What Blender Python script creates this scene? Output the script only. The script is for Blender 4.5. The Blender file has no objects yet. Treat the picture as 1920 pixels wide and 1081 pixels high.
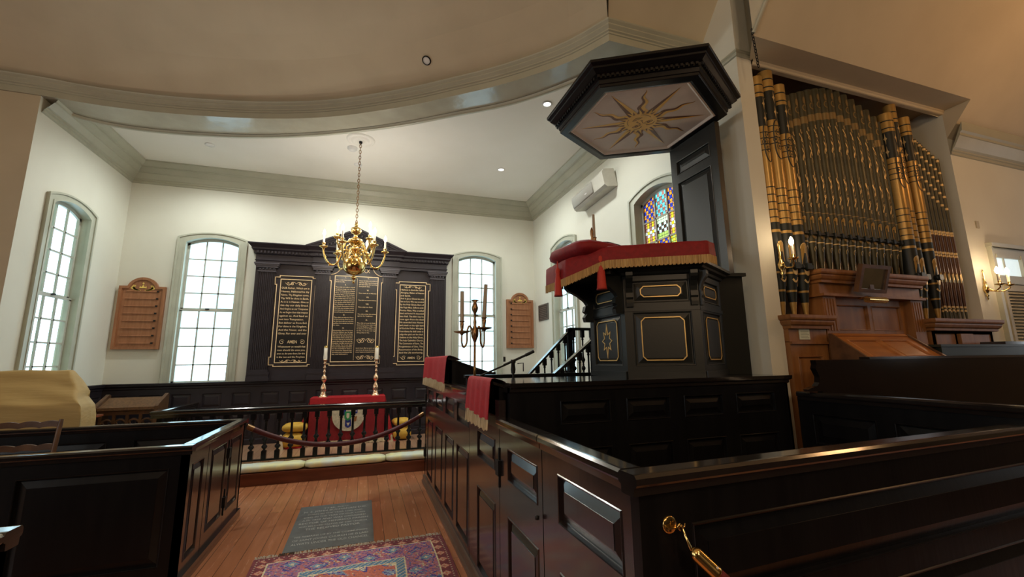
import bpy, bmesh, math, random
from mathutils import Vector, Matrix
PI = math.pi
random.seed(7)
sc = bpy.context.scene
C = sc.collection

# ------------------------------------------------------------------ camera
cam_d = bpy.data.cameras.new('camera'); cam = bpy.data.objects.new('camera', cam_d); C.objects.link(cam)
YAW, PIT, ROL, FPX, CY = math.radians(18.74), math.radians(10.09), math.radians(-0.713), 813.2, 531.0
fwd = Vector((math.sin(YAW)*math.cos(PIT), math.cos(YAW)*math.cos(PIT), math.sin(PIT)))
rgt = Vector((math.cos(YAW), -math.sin(YAW), 0)); up = rgt.cross(fwd)
r2 = rgt*math.cos(ROL)+up*math.sin(ROL); u2 = up*math.cos(ROL)-rgt*math.sin(ROL)
cam.matrix_world = Matrix(((r2.x, u2.x, -fwd.x, 0), (r2.y, u2.y, -fwd.y, 0), (r2.z, u2.z, -fwd.z, 1.75), (0, 0, 0, 1)))
cam_d.sensor_fit = 'HORIZONTAL'; cam_d.sensor_width = 36.0; cam_d.lens = 36.0*FPX/1920
cam_d.shift_x = 0.0; cam_d.shift_y = -(540.5-CY)/1920.0
cam_d.clip_start = 0.05; cam_d.clip_end = 200
sc.camera = cam

# ------------------------------------------------------------------ colour management, world
sc.view_settings.view_transform = 'Standard'; sc.view_settings.look = 'None'
sc.view_settings.gamma = 1.0; sc.view_settings.use_curve_mapping = False
sc.view_settings.exposure = 0.36
sc.cycles.use_denoising = True
sc.cycles.max_bounces = 8; sc.cycles.diffuse_bounces = 4; sc.cycles.glossy_bounces = 3
sc.cycles.transparent_max_bounces = 8; sc.cycles.sample_clamp_indirect = 6.0
w = bpy.data.worlds.new('daylight'); sc.world = w; w.use_nodes = True
nt = w.node_tree; nt.nodes.clear()
out = nt.nodes.new('ShaderNodeOutputWorld'); bg = nt.nodes.new('ShaderNodeBackground')
tc = nt.nodes.new('ShaderNodeTexCoord'); ns = nt.nodes.new('ShaderNodeTexNoise'); cr = nt.nodes.new('ShaderNodeValToRGB')
ns.inputs['Scale'].default_value = 9.0; ns.inputs['Detail'].default_value = 2.0
cr.color_ramp.elements[0].position = 0.36; cr.color_ramp.elements[0].color = (0.30, 0.52, 0.66, 1)
cr.color_ramp.elements[1].position = 0.62; cr.color_ramp.elements[1].color = (0.66, 0.87, 1.0, 1)
e = cr.color_ramp.elements.new(0.5); e.color = (0.48, 0.70, 0.78, 1)
bg.inputs['Strength'].default_value = 3.2
nt.links.new(tc.outputs['Generated'], ns.inputs['Vector']); nt.links.new(ns.outputs['Fac'], cr.inputs['Fac'])
nt.links.new(cr.outputs['Color'], bg.inputs['Color']); nt.links.new(bg.outputs[0], out.inputs[0])

# ------------------------------------------------------------------ lights
def light(name, kind, loc, energy, col, size=0.2, size_y=None, direction=None, spot=None, portal=False):
    d = bpy.data.lights.new(name, kind); o = bpy.data.objects.new(name, d); C.objects.link(o)
    d.energy = energy; d.color = col; o.location = loc
    if kind == 'AREA':
        d.shape = 'RECTANGLE' if size_y else 'DISK'; d.size = size
        if size_y: d.size_y = size_y
        if portal: d.cycles.is_portal = True
    else: d.shadow_soft_size = size
    if spot: d.spot_size = spot; d.spot_blend = 0.6
    if direction: o.rotation_euler = Vector(direction).to_track_quat('-Z', 'Y').to_euler()
    return o
WARM = (1.0, 0.70, 0.42); DAY = (0.86, 0.95, 1.0); SOFT = (1.0, 0.93, 0.80)
# daylight entering through the four chancel windows (portals guide the sky light)
for nm, lc, dr in (('portal_a', (-2.86, 9.86, 2.8), (0, -1, 0)), ('portal_b', (2.40, 9.86, 2.8), (0, -1, 0)),
                   ('portal_c', (-4.57, 8.05, 2.8), (1, 0, 0)), ('portal_d', (4.11, 7.90, 2.8), (-1, 0, 0)),
                   ('portal_e', (4.11, 4.90, 2.8), (-1, 0, 0))):
    light(nm, 'AREA', lc, 1.0, (1, 1, 1), 0.9, 2.85, dr, portal=True)
# recessed chancel downlights, seen in the ceiling
DOWN = [(2.42, 5.40), (2.43, 7.75), (-2.7, 8.3), (-0.27, 8.36)]
for k, (x, y) in enumerate(DOWN):
    light('downlight_lamp', 'SPOT', (x, y, 5.47), 115, (0.98, 1.0, .93), 0.12, direction=(0, 0, -1), spot=math.radians(165))
# added daylight panels left and right, standing in for unseen nave windows
light('nave_daylight_fill', 'AREA', (-6.8, 2.4, 2.9), 32, DAY, 1.3, 3.0, (1, 0.0, -0.05))
light('nave_daylight_fill', 'AREA', (-6.8, -.6, 2.9), 36, DAY, 1.3, 3.0, (1, 0.1, -0.05))
light('nave_daylight_fill', 'AREA', (11.3, 1.7, 3.1), 9, DAY, 0.7, 2.6, (-1, 0.0, -0.05))
light('nave_daylight_fill', 'AREA', (11.3, -0.9, 3.1), 9, DAY, 0.7, 2.6, (-1, 0.0, -0.05))
# warm fill lamps without fixtures, added for unseen nave chandeliers behind and right
light('nave_warm_fill', 'POINT', (-2.4, -1.8, 5.2), 130, (1.0, .66, .38), 0.35)
light('nave_warm_fill', 'POINT', (7.6, 0.4, 5.0), 68, (1.0, .53, .22), 0.35)
light('nave_warm_fill', 'POINT', (2.2, -1.8, 5.5), 80, (1.0, .68, .40), 0.35)
light('nave_warm_fill', 'POINT', (0.9, -2.4, 3.3), 100, (1.0, .72, .46), 0.3)

# ------------------------------------------------------------------ materials
MATS = {}
def mat(name, col, rough=0.5, metal=0.0, col2=None, nscale=6.0, bump=0.0, bscale=30.0, spec=0.5, emit=None, estr=0.0, coat=0.0,
        stretch=None, detail=4.0, alpha=None, lo=0.35, hi=0.65):
    m = bpy.data.materials.new(name); m.use_nodes = True; t = m.node_tree; b = t.nodes['Principled BSDF']
    b.inputs['Base Color'].default_value = (*col, 1); b.inputs['Roughness'].default_value = rough
    b.inputs['Metallic'].default_value = metal; b.inputs['Specular IOR Level'].default_value = spec
    if coat: b.inputs['Coat Weight'].default_value = coat; b.inputs['Coat Roughness'].default_value = 0.12
    if emit: b.inputs['Emission Color'].default_value = (*emit, 1); b.inputs['Emission Strength'].default_value = estr
    co = t.nodes.new('ShaderNodeTexCoord'); mp = t.nodes.new('ShaderNodeMapping')
    t.links.new(co.outputs['Object'], mp.inputs['Vector'])
    if stretch: mp.inputs['Scale'].default_value = stretch
    if col2 is None: col2 = tuple(c*0.86 for c in col)
    n = t.nodes.new('ShaderNodeTexNoise'); n.inputs['Scale'].default_value = nscale; n.inputs['Detail'].default_value = detail
    r = t.nodes.new('ShaderNodeValToRGB'); r.color_ramp.elements[0].position = lo; r.color_ramp.elements[1].position = hi
    r.color_ramp.elements[0].color = (*col2, 1); r.color_ramp.elements[1].color = (*col, 1)
    t.links.new(mp.outputs[0], n.inputs['Vector']); t.links.new(n.outputs['Fac'], r.inputs['Fac']); t.links.new(r.outputs[0], b.inputs['Base Color'])
    if bump:
        n2 = t.nodes.new('ShaderNodeTexNoise'); n2.inputs['Scale'].default_value = bscale; n2.inputs['Detail'].default_value = 3
        bp = t.nodes.new('ShaderNodeBump'); bp.inputs['Strength'].default_value = bump; bp.inputs['Distance'].default_value = 0.01
        t.links.new(mp.outputs[0], n2.inputs['Vector']); t.links.new(n2.outputs['Fac'], bp.inputs['Height']); t.links.new(bp.outputs[0], b.inputs['Normal'])
    MATS[name] = m; return m
wall_m = mat('painted_plaster_wall', (0.72, 0.725, 0.64), 0.75, col2=(0.69, 0.69, 0.605), nscale=1.5, bump=0.04, bscale=12)
ceil_m = mat('white_ceiling_paint', (0.82, 0.80, 0.74), 0.8, col2=(0.79, 0.77, 0.70), nscale=1.2, bump=0.04, bscale=10)
nave_m = mat('nave_ceiling_plaster', (0.62, 0.545, 0.40), 0.8, col2=(0.56, 0.49, 0.355), nscale=1.3, bump=0.08, bscale=9)
trim_m = mat('sage_green_trim_paint', (0.46, 0.46, 0.365), 0.36, col2=(0.42, 0.42, 0.33), nscale=3, bump=0.10, bscale=14)
wint_m = mat('window_trim_paint', (0.50, 0.52, 0.43), 0.35, nscale=3)
sash_m = mat('window_sash_paint', (0.52, 0.54, 0.48), 0.4)
black_m = mat('black_painted_wood', (0.0075, 0.0075, 0.0085), 0.30, col2=(0.005, 0.005, 0.006), nscale=14, stretch=(1, 1, 0.12), bump=0.08, bscale=26, spec=0.26)
pewd_m = mat('dark_brown_pew_wood', (0.024, 0.014, 0.014), 0.26, col2=(0.013, 0.009, 0.010), nscale=10, stretch=(1, 1, 0.10), bump=0.08, bscale=22, spec=0.7, coat=0.7)
cap_m = mat('polished_black_cap_wood', (0.016, 0.013, 0.012), 0.13, col2=(0.012, 0.010, 0.01), nscale=10, bump=0.02, bscale=18, spec=0.8, coat=0.6)
rere_m = mat('plum_black_reredos_paint', (0.022, 0.018, 0.025), 0.42, col2=(0.018, 0.014, 0.020), nscale=8)
tab_m = mat('black_tablet_paint', (0.008, 0.008, 0.009), 0.3)
pulp_m = mat('charcoal_green_pulpit_paint', (0.012, 0.014, 0.013), 0.40, col2=(0.012, 0.014, 0.013), nscale=8, bump=0.05)
gold_m = mat('gold_leaf', (0.80, 0.56, 0.22), 0.35, 0.35, col2=(0.72, 0.48, 0.17), nscale=20)
goldy_m = mat('yellow_gilding', (0.90, 0.66, 0.16), 0.5, nscale=20)
goldp_m = mat('pale_gold_leaf', (0.95, 0.72, 0.42), 0.4, 0.1, nscale=20)
brass_m = mat('polished_brass', (0.86, 0.62, 0.25), 0.16, 1.0, col2=(0.78, 0.54, 0.20), nscale=8)
abrass_m = mat('aged_brass', (0.36, 0.22, 0.11), 0.32, 1.0, col2=(0.22, 0.13, 0.07), nscale=14)
altbrass_m = mat('rosy_altar_brass', (0.95, 0.62, 0.40), 0.2, 0.9, nscale=9)
iron_m = mat('black_iron', (0.01, 0.01, 0.01), 0.5, 0.3)
red_m = mat('red_velvet', (0.44, 0.007, 0.013), 0.75, col2=(0.36, 0.005, 0.010), nscale=30, bump=0.1, bscale=90)
redd_m = mat('crimson_damask', (0.25, 0.004, 0.009), 0.7, col2=(0.20, 0.003, 0.007), nscale=30, bump=0.1, bscale=90)
tass_m = mat('scarlet_tassel_thread', (0.50, 0.035, 0.02), 0.7, nscale=60, stretch=(4, 4, 0.4))
fringe_m = mat('cream_fringe_thread', (0.66, 0.55, 0.36), 0.8, col2=(0.45, 0.34, 0.19), nscale=90, stretch=(1, 1, 0.05))
fringeg_m = mat('golden_fringe_thread', (0.55, 0.36, 0.14), 0.7, col2=(0.34, 0.20, 0.07), nscale=110, stretch=(1, 1, 0.05))
yel_m = mat('gold_yellow_cushion_fabric', (0.72, 0.44, 0.06), 0.7, col2=(0.60, 0.34, 0.04), nscale=14, bump=0.2, bscale=18)
kn_m = mat('embroidered_kneeler_fabric', (0.80, 0.78, 0.42), 0.8, col2=(0.62, 0.70, 0.66), nscale=5, bump=0.15, bscale=60)
sheet_m = mat('ochre_dust_sheet', (0.47, 0.33, 0.125), 0.7, col2=(0.42, 0.29, 0.105), nscale=5, bump=0.35, bscale=14, stretch=(0.35, 1, 3.0))
oak_m = mat('hymn_board_oak', (0.38, 0.165, 0.075), 0.45, col2=(0.29, 0.12, 0.05), nscale=9, stretch=(3, 3, 0.4))
organ_m = mat('organ_case_oak', (0.30, 0.135, 0.045), 0.42, col2=(0.22, 0.09, 0.028), nscale=8, stretch=(2, 2, 0.3), bump=0.05)
organo_m = mat('orange_console_oak', (0.40, 0.155, 0.035), 0.38, col2=(0.31, 0.11, 0.022), nscale=8, stretch=(0.3, 2, 2))
carv_m = mat('carved_brown_oak', (0.13, 0.062, 0.026), 0.4, col2=(0.07, 0.032, 0.014), nscale=9)
step_m = mat('red_brown_step_wood', (0.16, 0.045, 0.022), 0.35, col2=(0.11, 0.03, 0.015), nscale=6, stretch=(0.3, 2, 2))
slate_m = mat('grey_slate', (0.15, 0.17, 0.175), 0.40, col2=(0.125, 0.14, 0.145), nscale=9, bump=0.1)
slatet_m = mat('worn_cut_lettering', (0.50, 0.52, 0.50), 0.6)
candle_m = mat('ivory_candle_wax', (0.80, 0.74, 0.62), 0.5, spec=0.4)
candg_m = mat('greyed_candle_wax', (0.44, 0.38, 0.30), 0.5)
bulb_m = mat('lit_flame_bulb', (1, 0.9, 0.7), 0.3, emit=(1.0, 0.80, 0.50), estr=14.0)
white_m = mat('white_plastic', (0.80, 0.80, 0.78), 0.45)
lit_m = mat('lit_lens', (1, 1, 1), 0.4, emit=(1, 0.96, 0.88), estr=1.6)
spk_m = mat('beige_speaker_casing', (0.55, 0.53, 0.46), 0.5)
spkg_m = mat('grey_speaker_grille', (0.42, 0.41, 0.37), 0.7, col2=(0.34, 0.33, 0.30), nscale=160)
gpipe_m = mat('gilt_organ_pipe', (0.52, 0.33, 0.10), 0.32, 0.4, col2=(0.44, 0.27, 0.08), nscale=6)
bpipe_m = mat('bronze_green_organ_pipe', (0.075, 0.068, 0.034), 0.42, 0.2, col2=(0.055, 0.05, 0.026), nscale=12)
pblack_m = mat('pipe_black_stencil', (0.010, 0.014, 0.012), 0.45)
pgold_m = mat('pipe_gold_stencil', (0.72, 0.52, 0.24), 0.4, 0.3)
pdull_m = mat('pipe_dull_gold_band', (0.28, 0.19, 0.075), 0.4, 0.3)
pred_m = mat('small_pipe_russet', (0.10, 0.045, 0.022), 0.4, 0.3)
maroon_m = mat('maroon_rope_velvet', (0.085, 0.010, 0.014), 0.5, nscale=40)
cream_m = mat('cream_tester_paint', (0.80, 0.72, 0.62), 0.6, nscale=3)
sunb_m = mat('sunburst_umber', (0.17, 0.055, 0.012), 0.45)
sung_m = mat('sunburst_gold', (0.92, 0.60, 0.13), 0.45, col2=(0.85, 0.52, 0.10), nscale=10)
louv_m = mat('cream_louvre_paint', (0.48, 0.43, 0.30), 0.5)
paper_m = mat('notice_paper', (0.75, 0.80, 0.66), 0.7)
pian_m = mat('dark_green_black_lacquer', (0.018, 0.026, 0.018), 0.3)
plaq_m = mat('pewter_plaque', (0.10, 0.10, 0.095), 0.4, 0.6)
boardm = mat('brown_alcove_boarding', (0.36, 0.27, 0.17), 0.7, nscale=3)

def glass_mat():
    m = bpy.data.materials.new('clear_window_glass'); m.use_nodes = True; t = m.node_tree; t.nodes.clear()
    o = t.nodes.new('ShaderNodeOutputMaterial'); mx = t.nodes.new('ShaderNodeMixShader'); tr = t.nodes.new('ShaderNodeBsdfTransparent')
    gl = t.nodes.new('ShaderNodeBsdfGlossy'); tr.inputs[0].default_value = (0.93, 0.97, 0.97, 1); gl.inputs['Roughness'].default_value = 0.08
    mx.inputs[0].default_value = 0.05
    t.links.new(tr.outputs[0], mx.inputs[1]); t.links.new(gl.outputs[0], mx.inputs[2]); t.links.new(mx.outputs[0], o.inputs[0])
    return m
glass_m = glass_mat()
def stain(name, c):
    m = bpy.data.materials.new(name); m.use_nodes = True; t = m.node_tree; t.nodes.clear()
    o = t.nodes.new('ShaderNodeOutputMaterial'); mx = t.nodes.new('ShaderNodeMixShader'); mx.inputs[0].default_value = 0.25
    tr = t.nodes.new('ShaderNodeBsdfTransparent'); tr.inputs[0].default_value = (*c, 1)
    tl = t.nodes.new('ShaderNodeBsdfTranslucent'); tl.inputs[0].default_value = (*c, 1)
    t.links.new(tr.outputs[0], mx.inputs[1]); t.links.new(tl.outputs[0], mx.inputs[2]); t.links.new(mx.outputs[0], o.inputs[0]); return m
ST = [stain('stained_orange', (0.95, 0.27, 0.03)), stain('stained_deep_blue', (0.03, 0.04, 0.30)), stain('stained_turquoise', (0.18, 0.75, 0.85)),
      stain('stained_amber', (0.95, 0.48, 0.02)), stain('stained_dusky_red', (0.50, 0.16, 0.10)), stain('stained_pale_yellow', (0.95, 0.88, 0.45)),
      stain('stained_white', (0.95, 0.95, 0.80)), stain('stained_olive', (0.50, 0.50, 0.10)), stain('stained_dark_brown', (0.10, 0.04, 0.02))]

def floor_mat(name, c1, c2, rough, wid=0.14):
    m = bpy.data.materials.new(name); m.use_nodes = True; t = m.node_tree; b = t.nodes['Principled BSDF']
    co = t.nodes.new('ShaderNodeTexCoord'); mp = t.nodes.new('ShaderNodeMapping'); mp.inputs['Rotation'].default_value = (0, 0, PI/2)
    br = t.nodes.new('ShaderNodeTexBrick'); br.inputs['Scale'].default_value = 1.0; br.inputs['Brick Width'].default_value = 3.1
    br.inputs['Row Height'].default_value = wid; br.inputs['Mortar Size'].default_value = 0.0028; br.inputs['Mortar'].default_value = (c2[0]*.35, c2[1]*.35, c2[2]*.35, 1)
    br.inputs['Color1'].default_value = (*c1, 1); br.inputs['Color2'].default_value = (*c2, 1); br.offset = 0.37
    n = t.nodes.new('ShaderNodeTexNoise'); n.inputs['Scale'].default_value = 1.6; n.inputs['Detail'].default_value = 5
    m2 = t.nodes.new('ShaderNodeMapping'); m2.inputs['Scale'].default_value = (14, 1.0, 1)
    mx = t.nodes.new('ShaderNodeMix'); mx.data_type = 'RGBA'; mx.blend_type = 'MULTIPLY'; mx.inputs[0].default_value = 0.42
    rr = t.nodes.new('ShaderNodeValToRGB'); rr.color_ramp.elements[0].position = 0.32; rr.color_ramp.elements[0].color = (0.72, 0.68, 0.64, 1); rr.color_ramp.elements[1].position = 0.62; rr.color_ramp.elements[1].color = (1.15, 1.12, 1.10, 1)
    t.links.new(co.outputs['Object'], mp.inputs[0]); t.links.new(mp.outputs[0], br.inputs['Vector']); t.links.new(co.outputs['Object'], m2.inputs[0]); t.links.new(m2.outputs[0], n.inputs['Vector'])
    t.links.new(n.outputs['Fac'], rr.inputs[0]); t.links.new(br.outputs['Color'], mx.inputs[6]); t.links.new(rr.outputs[0], mx.inputs[7]); t.links.new(mx.outputs[2], b.inputs['Base Color'])
    b.inputs['Coat Weight'].default_value = 0.5; b.inputs['Coat Roughness'].default_value = 0.18
    r3 = t.nodes.new('ShaderNodeMapRange'); r3.inputs[3].default_value = rough-.08; r3.inputs[4].default_value = rough+.15
    t.links.new(n.outputs['Fac'], r3.inputs[0]); t.links.new(r3.outputs[0], b.inputs['Roughness'])
    bp = t.nodes.new('ShaderNodeBump'); bp.inputs['Strength'].default_value = 0.25; bp.inputs['Distance'].default_value = 0.004
    t.links.new(n.outputs['Fac'], bp.inputs['Height']); t.links.new(bp.outputs[0], b.inputs['Normal'])
    return m
floor_m = floor_mat('heart_pine_floorboards', (0.52, 0.215, 0.10), (0.44, 0.17, 0.08), 0.21)
plat_m = floor_mat('chancel_floorboards', (0.46, 0.27, 0.17), (0.40, 0.23, 0.14), 0.30, 0.11)

# ------------------------------------------------------------------ mesh helpers
WL = {}
class MB:
    def __init__(s): s.v = []; s.f = []; s.m = []; s.s = []; s.mi = 0; s.sm = False; s.M = None
    def add(s, vs, fs):
        o = len(s.v); vs = [Vector(p) for p in vs]
        if s.M is not None: vs = [s.M @ p for p in vs]
        s.v += vs
        for f in fs: s.f.append([i+o for i in f]); s.m.append(s.mi); s.s.append(s.sm)
    def box(s, x0, y0, z0, x1, y1, z1):
        s.add([(x0, y0, z0), (x1, y0, z0), (x1, y1, z0), (x0, y1, z0), (x0, y0, z1), (x1, y0, z1), (x1, y1, z1), (x0, y1, z1)],
              [(3, 2, 1, 0), (4, 5, 6, 7), (0, 1, 5, 4), (1, 2, 6, 5), (2, 3, 7, 6), (3, 0, 4, 7)])
    def quad(s, a, b, c, d): s.add([a, b, c, d], [(0, 1, 2, 3)])
    def poly(s, pts): s.add(pts, [tuple(range(len(pts)))])
    def prism(s, pts, vec):
        n = len(pts); v = Vector(vec); pts = [Vector(p) for p in pts]
        s.add(pts+[p+v for p in pts], [tuple(range(n))[::-1], tuple(range(n, 2*n))]+[(i, (i+1) % n, (i+1) % n+n, i+n) for i in range(n)])
    def lathe(s, prof, c=(0, 0, 0), seg=16, caps=True, rot=0.0, phi=(0, 2*PI)):
        full = abs(phi[1]-phi[0]-2*PI) < 1e-6; k = seg if full else seg+1; vs = []; fs = []; sm = s.sm; s.sm = seg > 7
        for r, z in prof:
            for i in range(k):
                a = rot+phi[0]+(phi[1]-phi[0])*i/seg; vs.append((c[0]+r*math.cos(a), c[1]+r*math.sin(a), c[2]+z))
        for j in range(len(prof)-1):
            for i in range(seg):
                i2 = (i+1) % k; fs.append((j*k+i, j*k+i2, (j+1)*k+i2, (j+1)*k+i))
        s.add(vs, fs); s.sm = False
        if caps and full:
            if prof[0][0] > 1e-4: s.poly(vs[:k][::-1])
            if prof[-1][0] > 1e-4: s.poly(vs[-k:])
        s.sm = sm
    def tube(s, pts, r, seg=8, closed=False):
        pts = [Vector(p) for p in pts]; n = len(pts); rs = r if isinstance(r, (list, tuple)) else [r]*n
        T = []
        for i in range(n):
            a = pts[(i-1) % n] if (closed or i > 0) else pts[i]; b = pts[(i+1) % n] if (closed or i < n-1) else pts[i]
            t = b-a; T.append(t.normalized() if t.length > 1e-9 else Vector((0, 0, 1)))
        ref = Vector((0, 0, 1)) if abs(T[0].z) < 0.9 else Vector((1, 0, 0)); nrm = T[0].cross(ref).normalized(); vs = []; fs = []
        for i in range(n):
            nrm = nrm-T[i]*nrm.dot(T[i]); nrm = nrm.normalized() if nrm.length > 1e-6 else T[i].orthogonal().normalized(); bi = T[i].cross(nrm)
            for j in range(seg):
                a = 2*PI*j/seg; vs.append(pts[i]+(nrm*math.cos(a)+bi*math.sin(a))*rs[i])
        m = n if closed else n-1
        for i in range(m):
            i2 = (i+1) % n
            for j in range(seg): j2 = (j+1) % seg; fs.append((i*seg+j, i*seg+j2, i2*seg+j2, i2*seg+j))
        sm = s.sm; s.sm = True; s.add(vs, fs); s.sm = False
        if not closed: s.add(vs[:seg], [tuple(range(seg))[::-1]]); s.add(vs[-seg:], [tuple(range(seg))])
        s.sm = sm
    def sweep(s, path, prof, closed=False, side=1, loop=False, caps=False):
        """profile (offset to the side, height) along an xy path, mitred"""
        n = len(path); P = [Vector((p[0], p[1])) for p in path]; Z = [p[2] if len(p) > 2 else 0 for p in path]; vs = []; fs = []
        for i in range(n):
            a = P[(i-1) % n] if (closed or i > 0) else None; b = P[(i+1) % n] if (closed or i < n-1) else None
            d1 = (P[i]-a).normalized() if a is not None else None; d2 = (b-P[i]).normalized() if b is not None else None
            if d1 is None: d1 = d2
            if d2 is None: d2 = d1
            n1 = Vector((-d1.y, d1.x))*side; n2 = Vector((-d2.y, d2.x))*side; mm = (n1+n2)
            mm = mm/(mm.dot(n1)) if mm.length > 1e-6 else n1
            for d, z in prof: vs.append((P[i].x+mm.x*d, P[i].y+mm.y*d, z+Z[i]))
        k = len(prof); m = n if closed else n-1; q = k if loop else k-1
        for i in range(m):
            i2 = (i+1) % n
            for j in range(q): j2 = (j+1) % k; fs.append((i*k+j, i*k+j2, i2*k+j2, i2*k+j))
        s.add(vs, fs)
        if caps and not closed: s.add(vs[:k], [tuple(range(k))]); s.add(vs[-k:], [tuple(range(k))])
    def build(s, name, mats, parent=None, loc=None, fix=True):
        me = bpy.data.meshes.new(name); off = Vector((0, 0, 0))
        if parent is not None: off = WL.get(parent.name, Vector((0, 0, 0)))
        if loc is not None: off = Vector(loc)
        me.from_pydata([p-off for p in s.v], [], s.f)
        for m in (mats if isinstance(mats, (list, tuple)) else [mats]): me.materials.append(m)
        for p, mi, sm in zip(me.polygons, s.m, s.s): p.material_index = mi; p.use_smooth = sm
        if fix:
            b = bmesh.new(); b.from_mesh(me); bmesh.ops.recalc_face_normals(b, faces=b.faces); b.to_mesh(me); b.free()
        o = bpy.data.objects.new(name, me); C.objects.link(o)
        if parent is not None: o.parent = parent; WL[o.name] = off
        elif loc is not None: o.location = off; WL[o.name] = off
        else: WL[o.name] = off
        return o
def tag(o, label, cat, group=None):
    o['label'] = label; o['category'] = cat
    if group: o['group'] = group
    return o
def struct(o): o['kind'] = 'structure'; return o
def thing(name, label, cat, loc=(0, 0, 0), group=None):
    o = bpy.data.objects.new(name, None); C.objects.link(o); o.location = loc; o.empty_display_size = 0.1
    WL[o.name] = Vector(loc); return tag(o, label, cat, group)
def dup(root, loc, label=None, rotz=None, kids=True):
    r = root.copy(); C.objects.link(r); r.location = loc
    if rotz is not None: r.rotation_euler = (0, 0, rotz)
    if label: r['label'] = label
    def rec(a, b):
        for ch in a.children:
            c = ch.copy(); C.objects.link(c); c.parent = b; c.matrix_parent_inverse = ch.matrix_parent_inverse.copy(); rec(ch, c)
    rec(root, r); return r
def F(O, U, N):
    O = Vector(O); U = Vector(U).normalized(); N = Vector(N).normalized()
    return lambda u, z, n=0.0: O+U*u+Vector((0, 0, z))+N*n
def panels(mb, P, u0, u1, z0, z1, pans, dep=0.016, bev=0.04, lip=0.008, raised=True):
    """a panelled face at n=0 with sunk and fielded panels"""
    us = sorted({u0, u1, *[a for p in pans for a in (p[0], p[1])]}); zs = sorted({z0, z1, *[a for p in pans for a in (p[2], p[3])]})
    for a, b in zip(us, us[1:]):
        for c, d in zip(zs, zs[1:]):
            um = (a+b)/2; zm = (c+d)/2
            if any(p[0] < um < p[1] and p[2] < zm < p[3] for p in pans): continue
            mb.quad(P(a, c), P(b, c), P(b, d), P(a, d))
    for p in pans:
        a, b, c, d = p; bv = min(bev, (b-a)*.3, (d-c)*.3)
        def ring(i, n): return [P(a+i, c+i, n), P(b-i, c+i, n), P(b-i, d-i, n), P(a+i, d-i, n)]
        rs = [ring(0, 0), ring(0.004, 0.005), ring(0.010, 0.003), ring(0.014, -dep), ring(0.014+lip, -dep)]
        if raised: rs += [ring(0.014+lip+bv, -0.004), ring(0.014+lip+bv, 0.0), ]
        for r1, r2 in zip(rs, rs[1:]):
            for k in range(4): mb.quad(r1[k], r1[(k+1) % 4], r2[(k+1) % 4], r2[k])
        mb.quad(*rs[-1])
def text_mesh(name, s, mat_, parent, P, u, z, h=None, w=None, n=0.002, align='CENTER', bold=0.0, extr=0.0):
    """one line of lettering, its baseline centre at (u, z) on the face P"""
    cu = bpy.data.curves.new(name, 'FONT'); cu.body = s; cu.align_x = align; cu.size = 1.0; cu.offset = bold; cu.resolution_u = 2
    o = bpy.data.objects.new(name, cu); me = bpy.data.meshes.new_from_object(o)
    bpy.data.objects.remove(o); 
    xs = [v.co.x for v in me.vertices]
    if not xs: return None
    wd = max(xs)-min(xs); x0 = min(xs); ky = h if h else w/wd; kx = (w/wd) if w else ky
    off = WL.get(parent.name, Vector((0, 0, 0))) if parent is not None else Vector((0, 0, 0))
    mid = (min(xs)+max(xs))/2 if align == 'CENTER' else x0
    for v in me.vertices: v.co = P(u+(v.co.x-mid)*kx, z+v.co.y*ky, n)-off
    me.materials.clear(); me.materials.append(mat_)
    return me
def lettering(name, lines, mat_, parent, P, n=0.002):
    """lines: (text, u, z, height, width or None, align)"""
    bm = bmesh.new()
    for (s, u, z, h, w_, al) in lines:
        me = text_mesh('t', s, mat_, parent, P, u, z, h, w_, n, al, 0.006)
        if me: bm.from_mesh(me); bpy.data.meshes.remove(me)
    me = bpy.data.meshes.new(name); bm.to_mesh(me); bm.free(); me.materials.append(mat_)
    o = bpy.data.objects.new(name, me); C.objects.link(o); o.parent = parent
    return o
def ribbon(mb, pts, wdt, P, n=0.003):
    """flat scroll stroke on a face; pts are (u, z)"""
    k = len(pts); L = []; R_ = []
    for i in range(k):
        a = pts[max(i-1, 0)]; b = pts[min(i+1, k-1)]; dx, dz = b[0]-a[0], b[1]-a[1]; q = math.hypot(dx, dz) or 1
        ww = wdt*(0.35+0.65*math.sin(PI*(i+0.5)/k)) if k > 4 else wdt
        L.append((pts[i][0]-dz/q*ww/2, pts[i][1]+dx/q*ww/2)); R_.append((pts[i][0]+dz/q*ww/2, pts[i][1]-dx/q*ww/2))
    for i in range(k-1): mb.quad(P(*L[i], n), P(*L[i+1], n), P(*R_[i+1], n), P(*R_[i], n))
def spiral(cu, cz, r0, r1, a0, turns, k=14):
    return [(cu+(r0+(r1-r0)*i/k)*math.cos(a0+turns*2*PI*i/k), cz+(r0+(r1-r0)*i/k)*math.sin(a0+turns*2*PI*i/k)) for i in range(k+1)]
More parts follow.
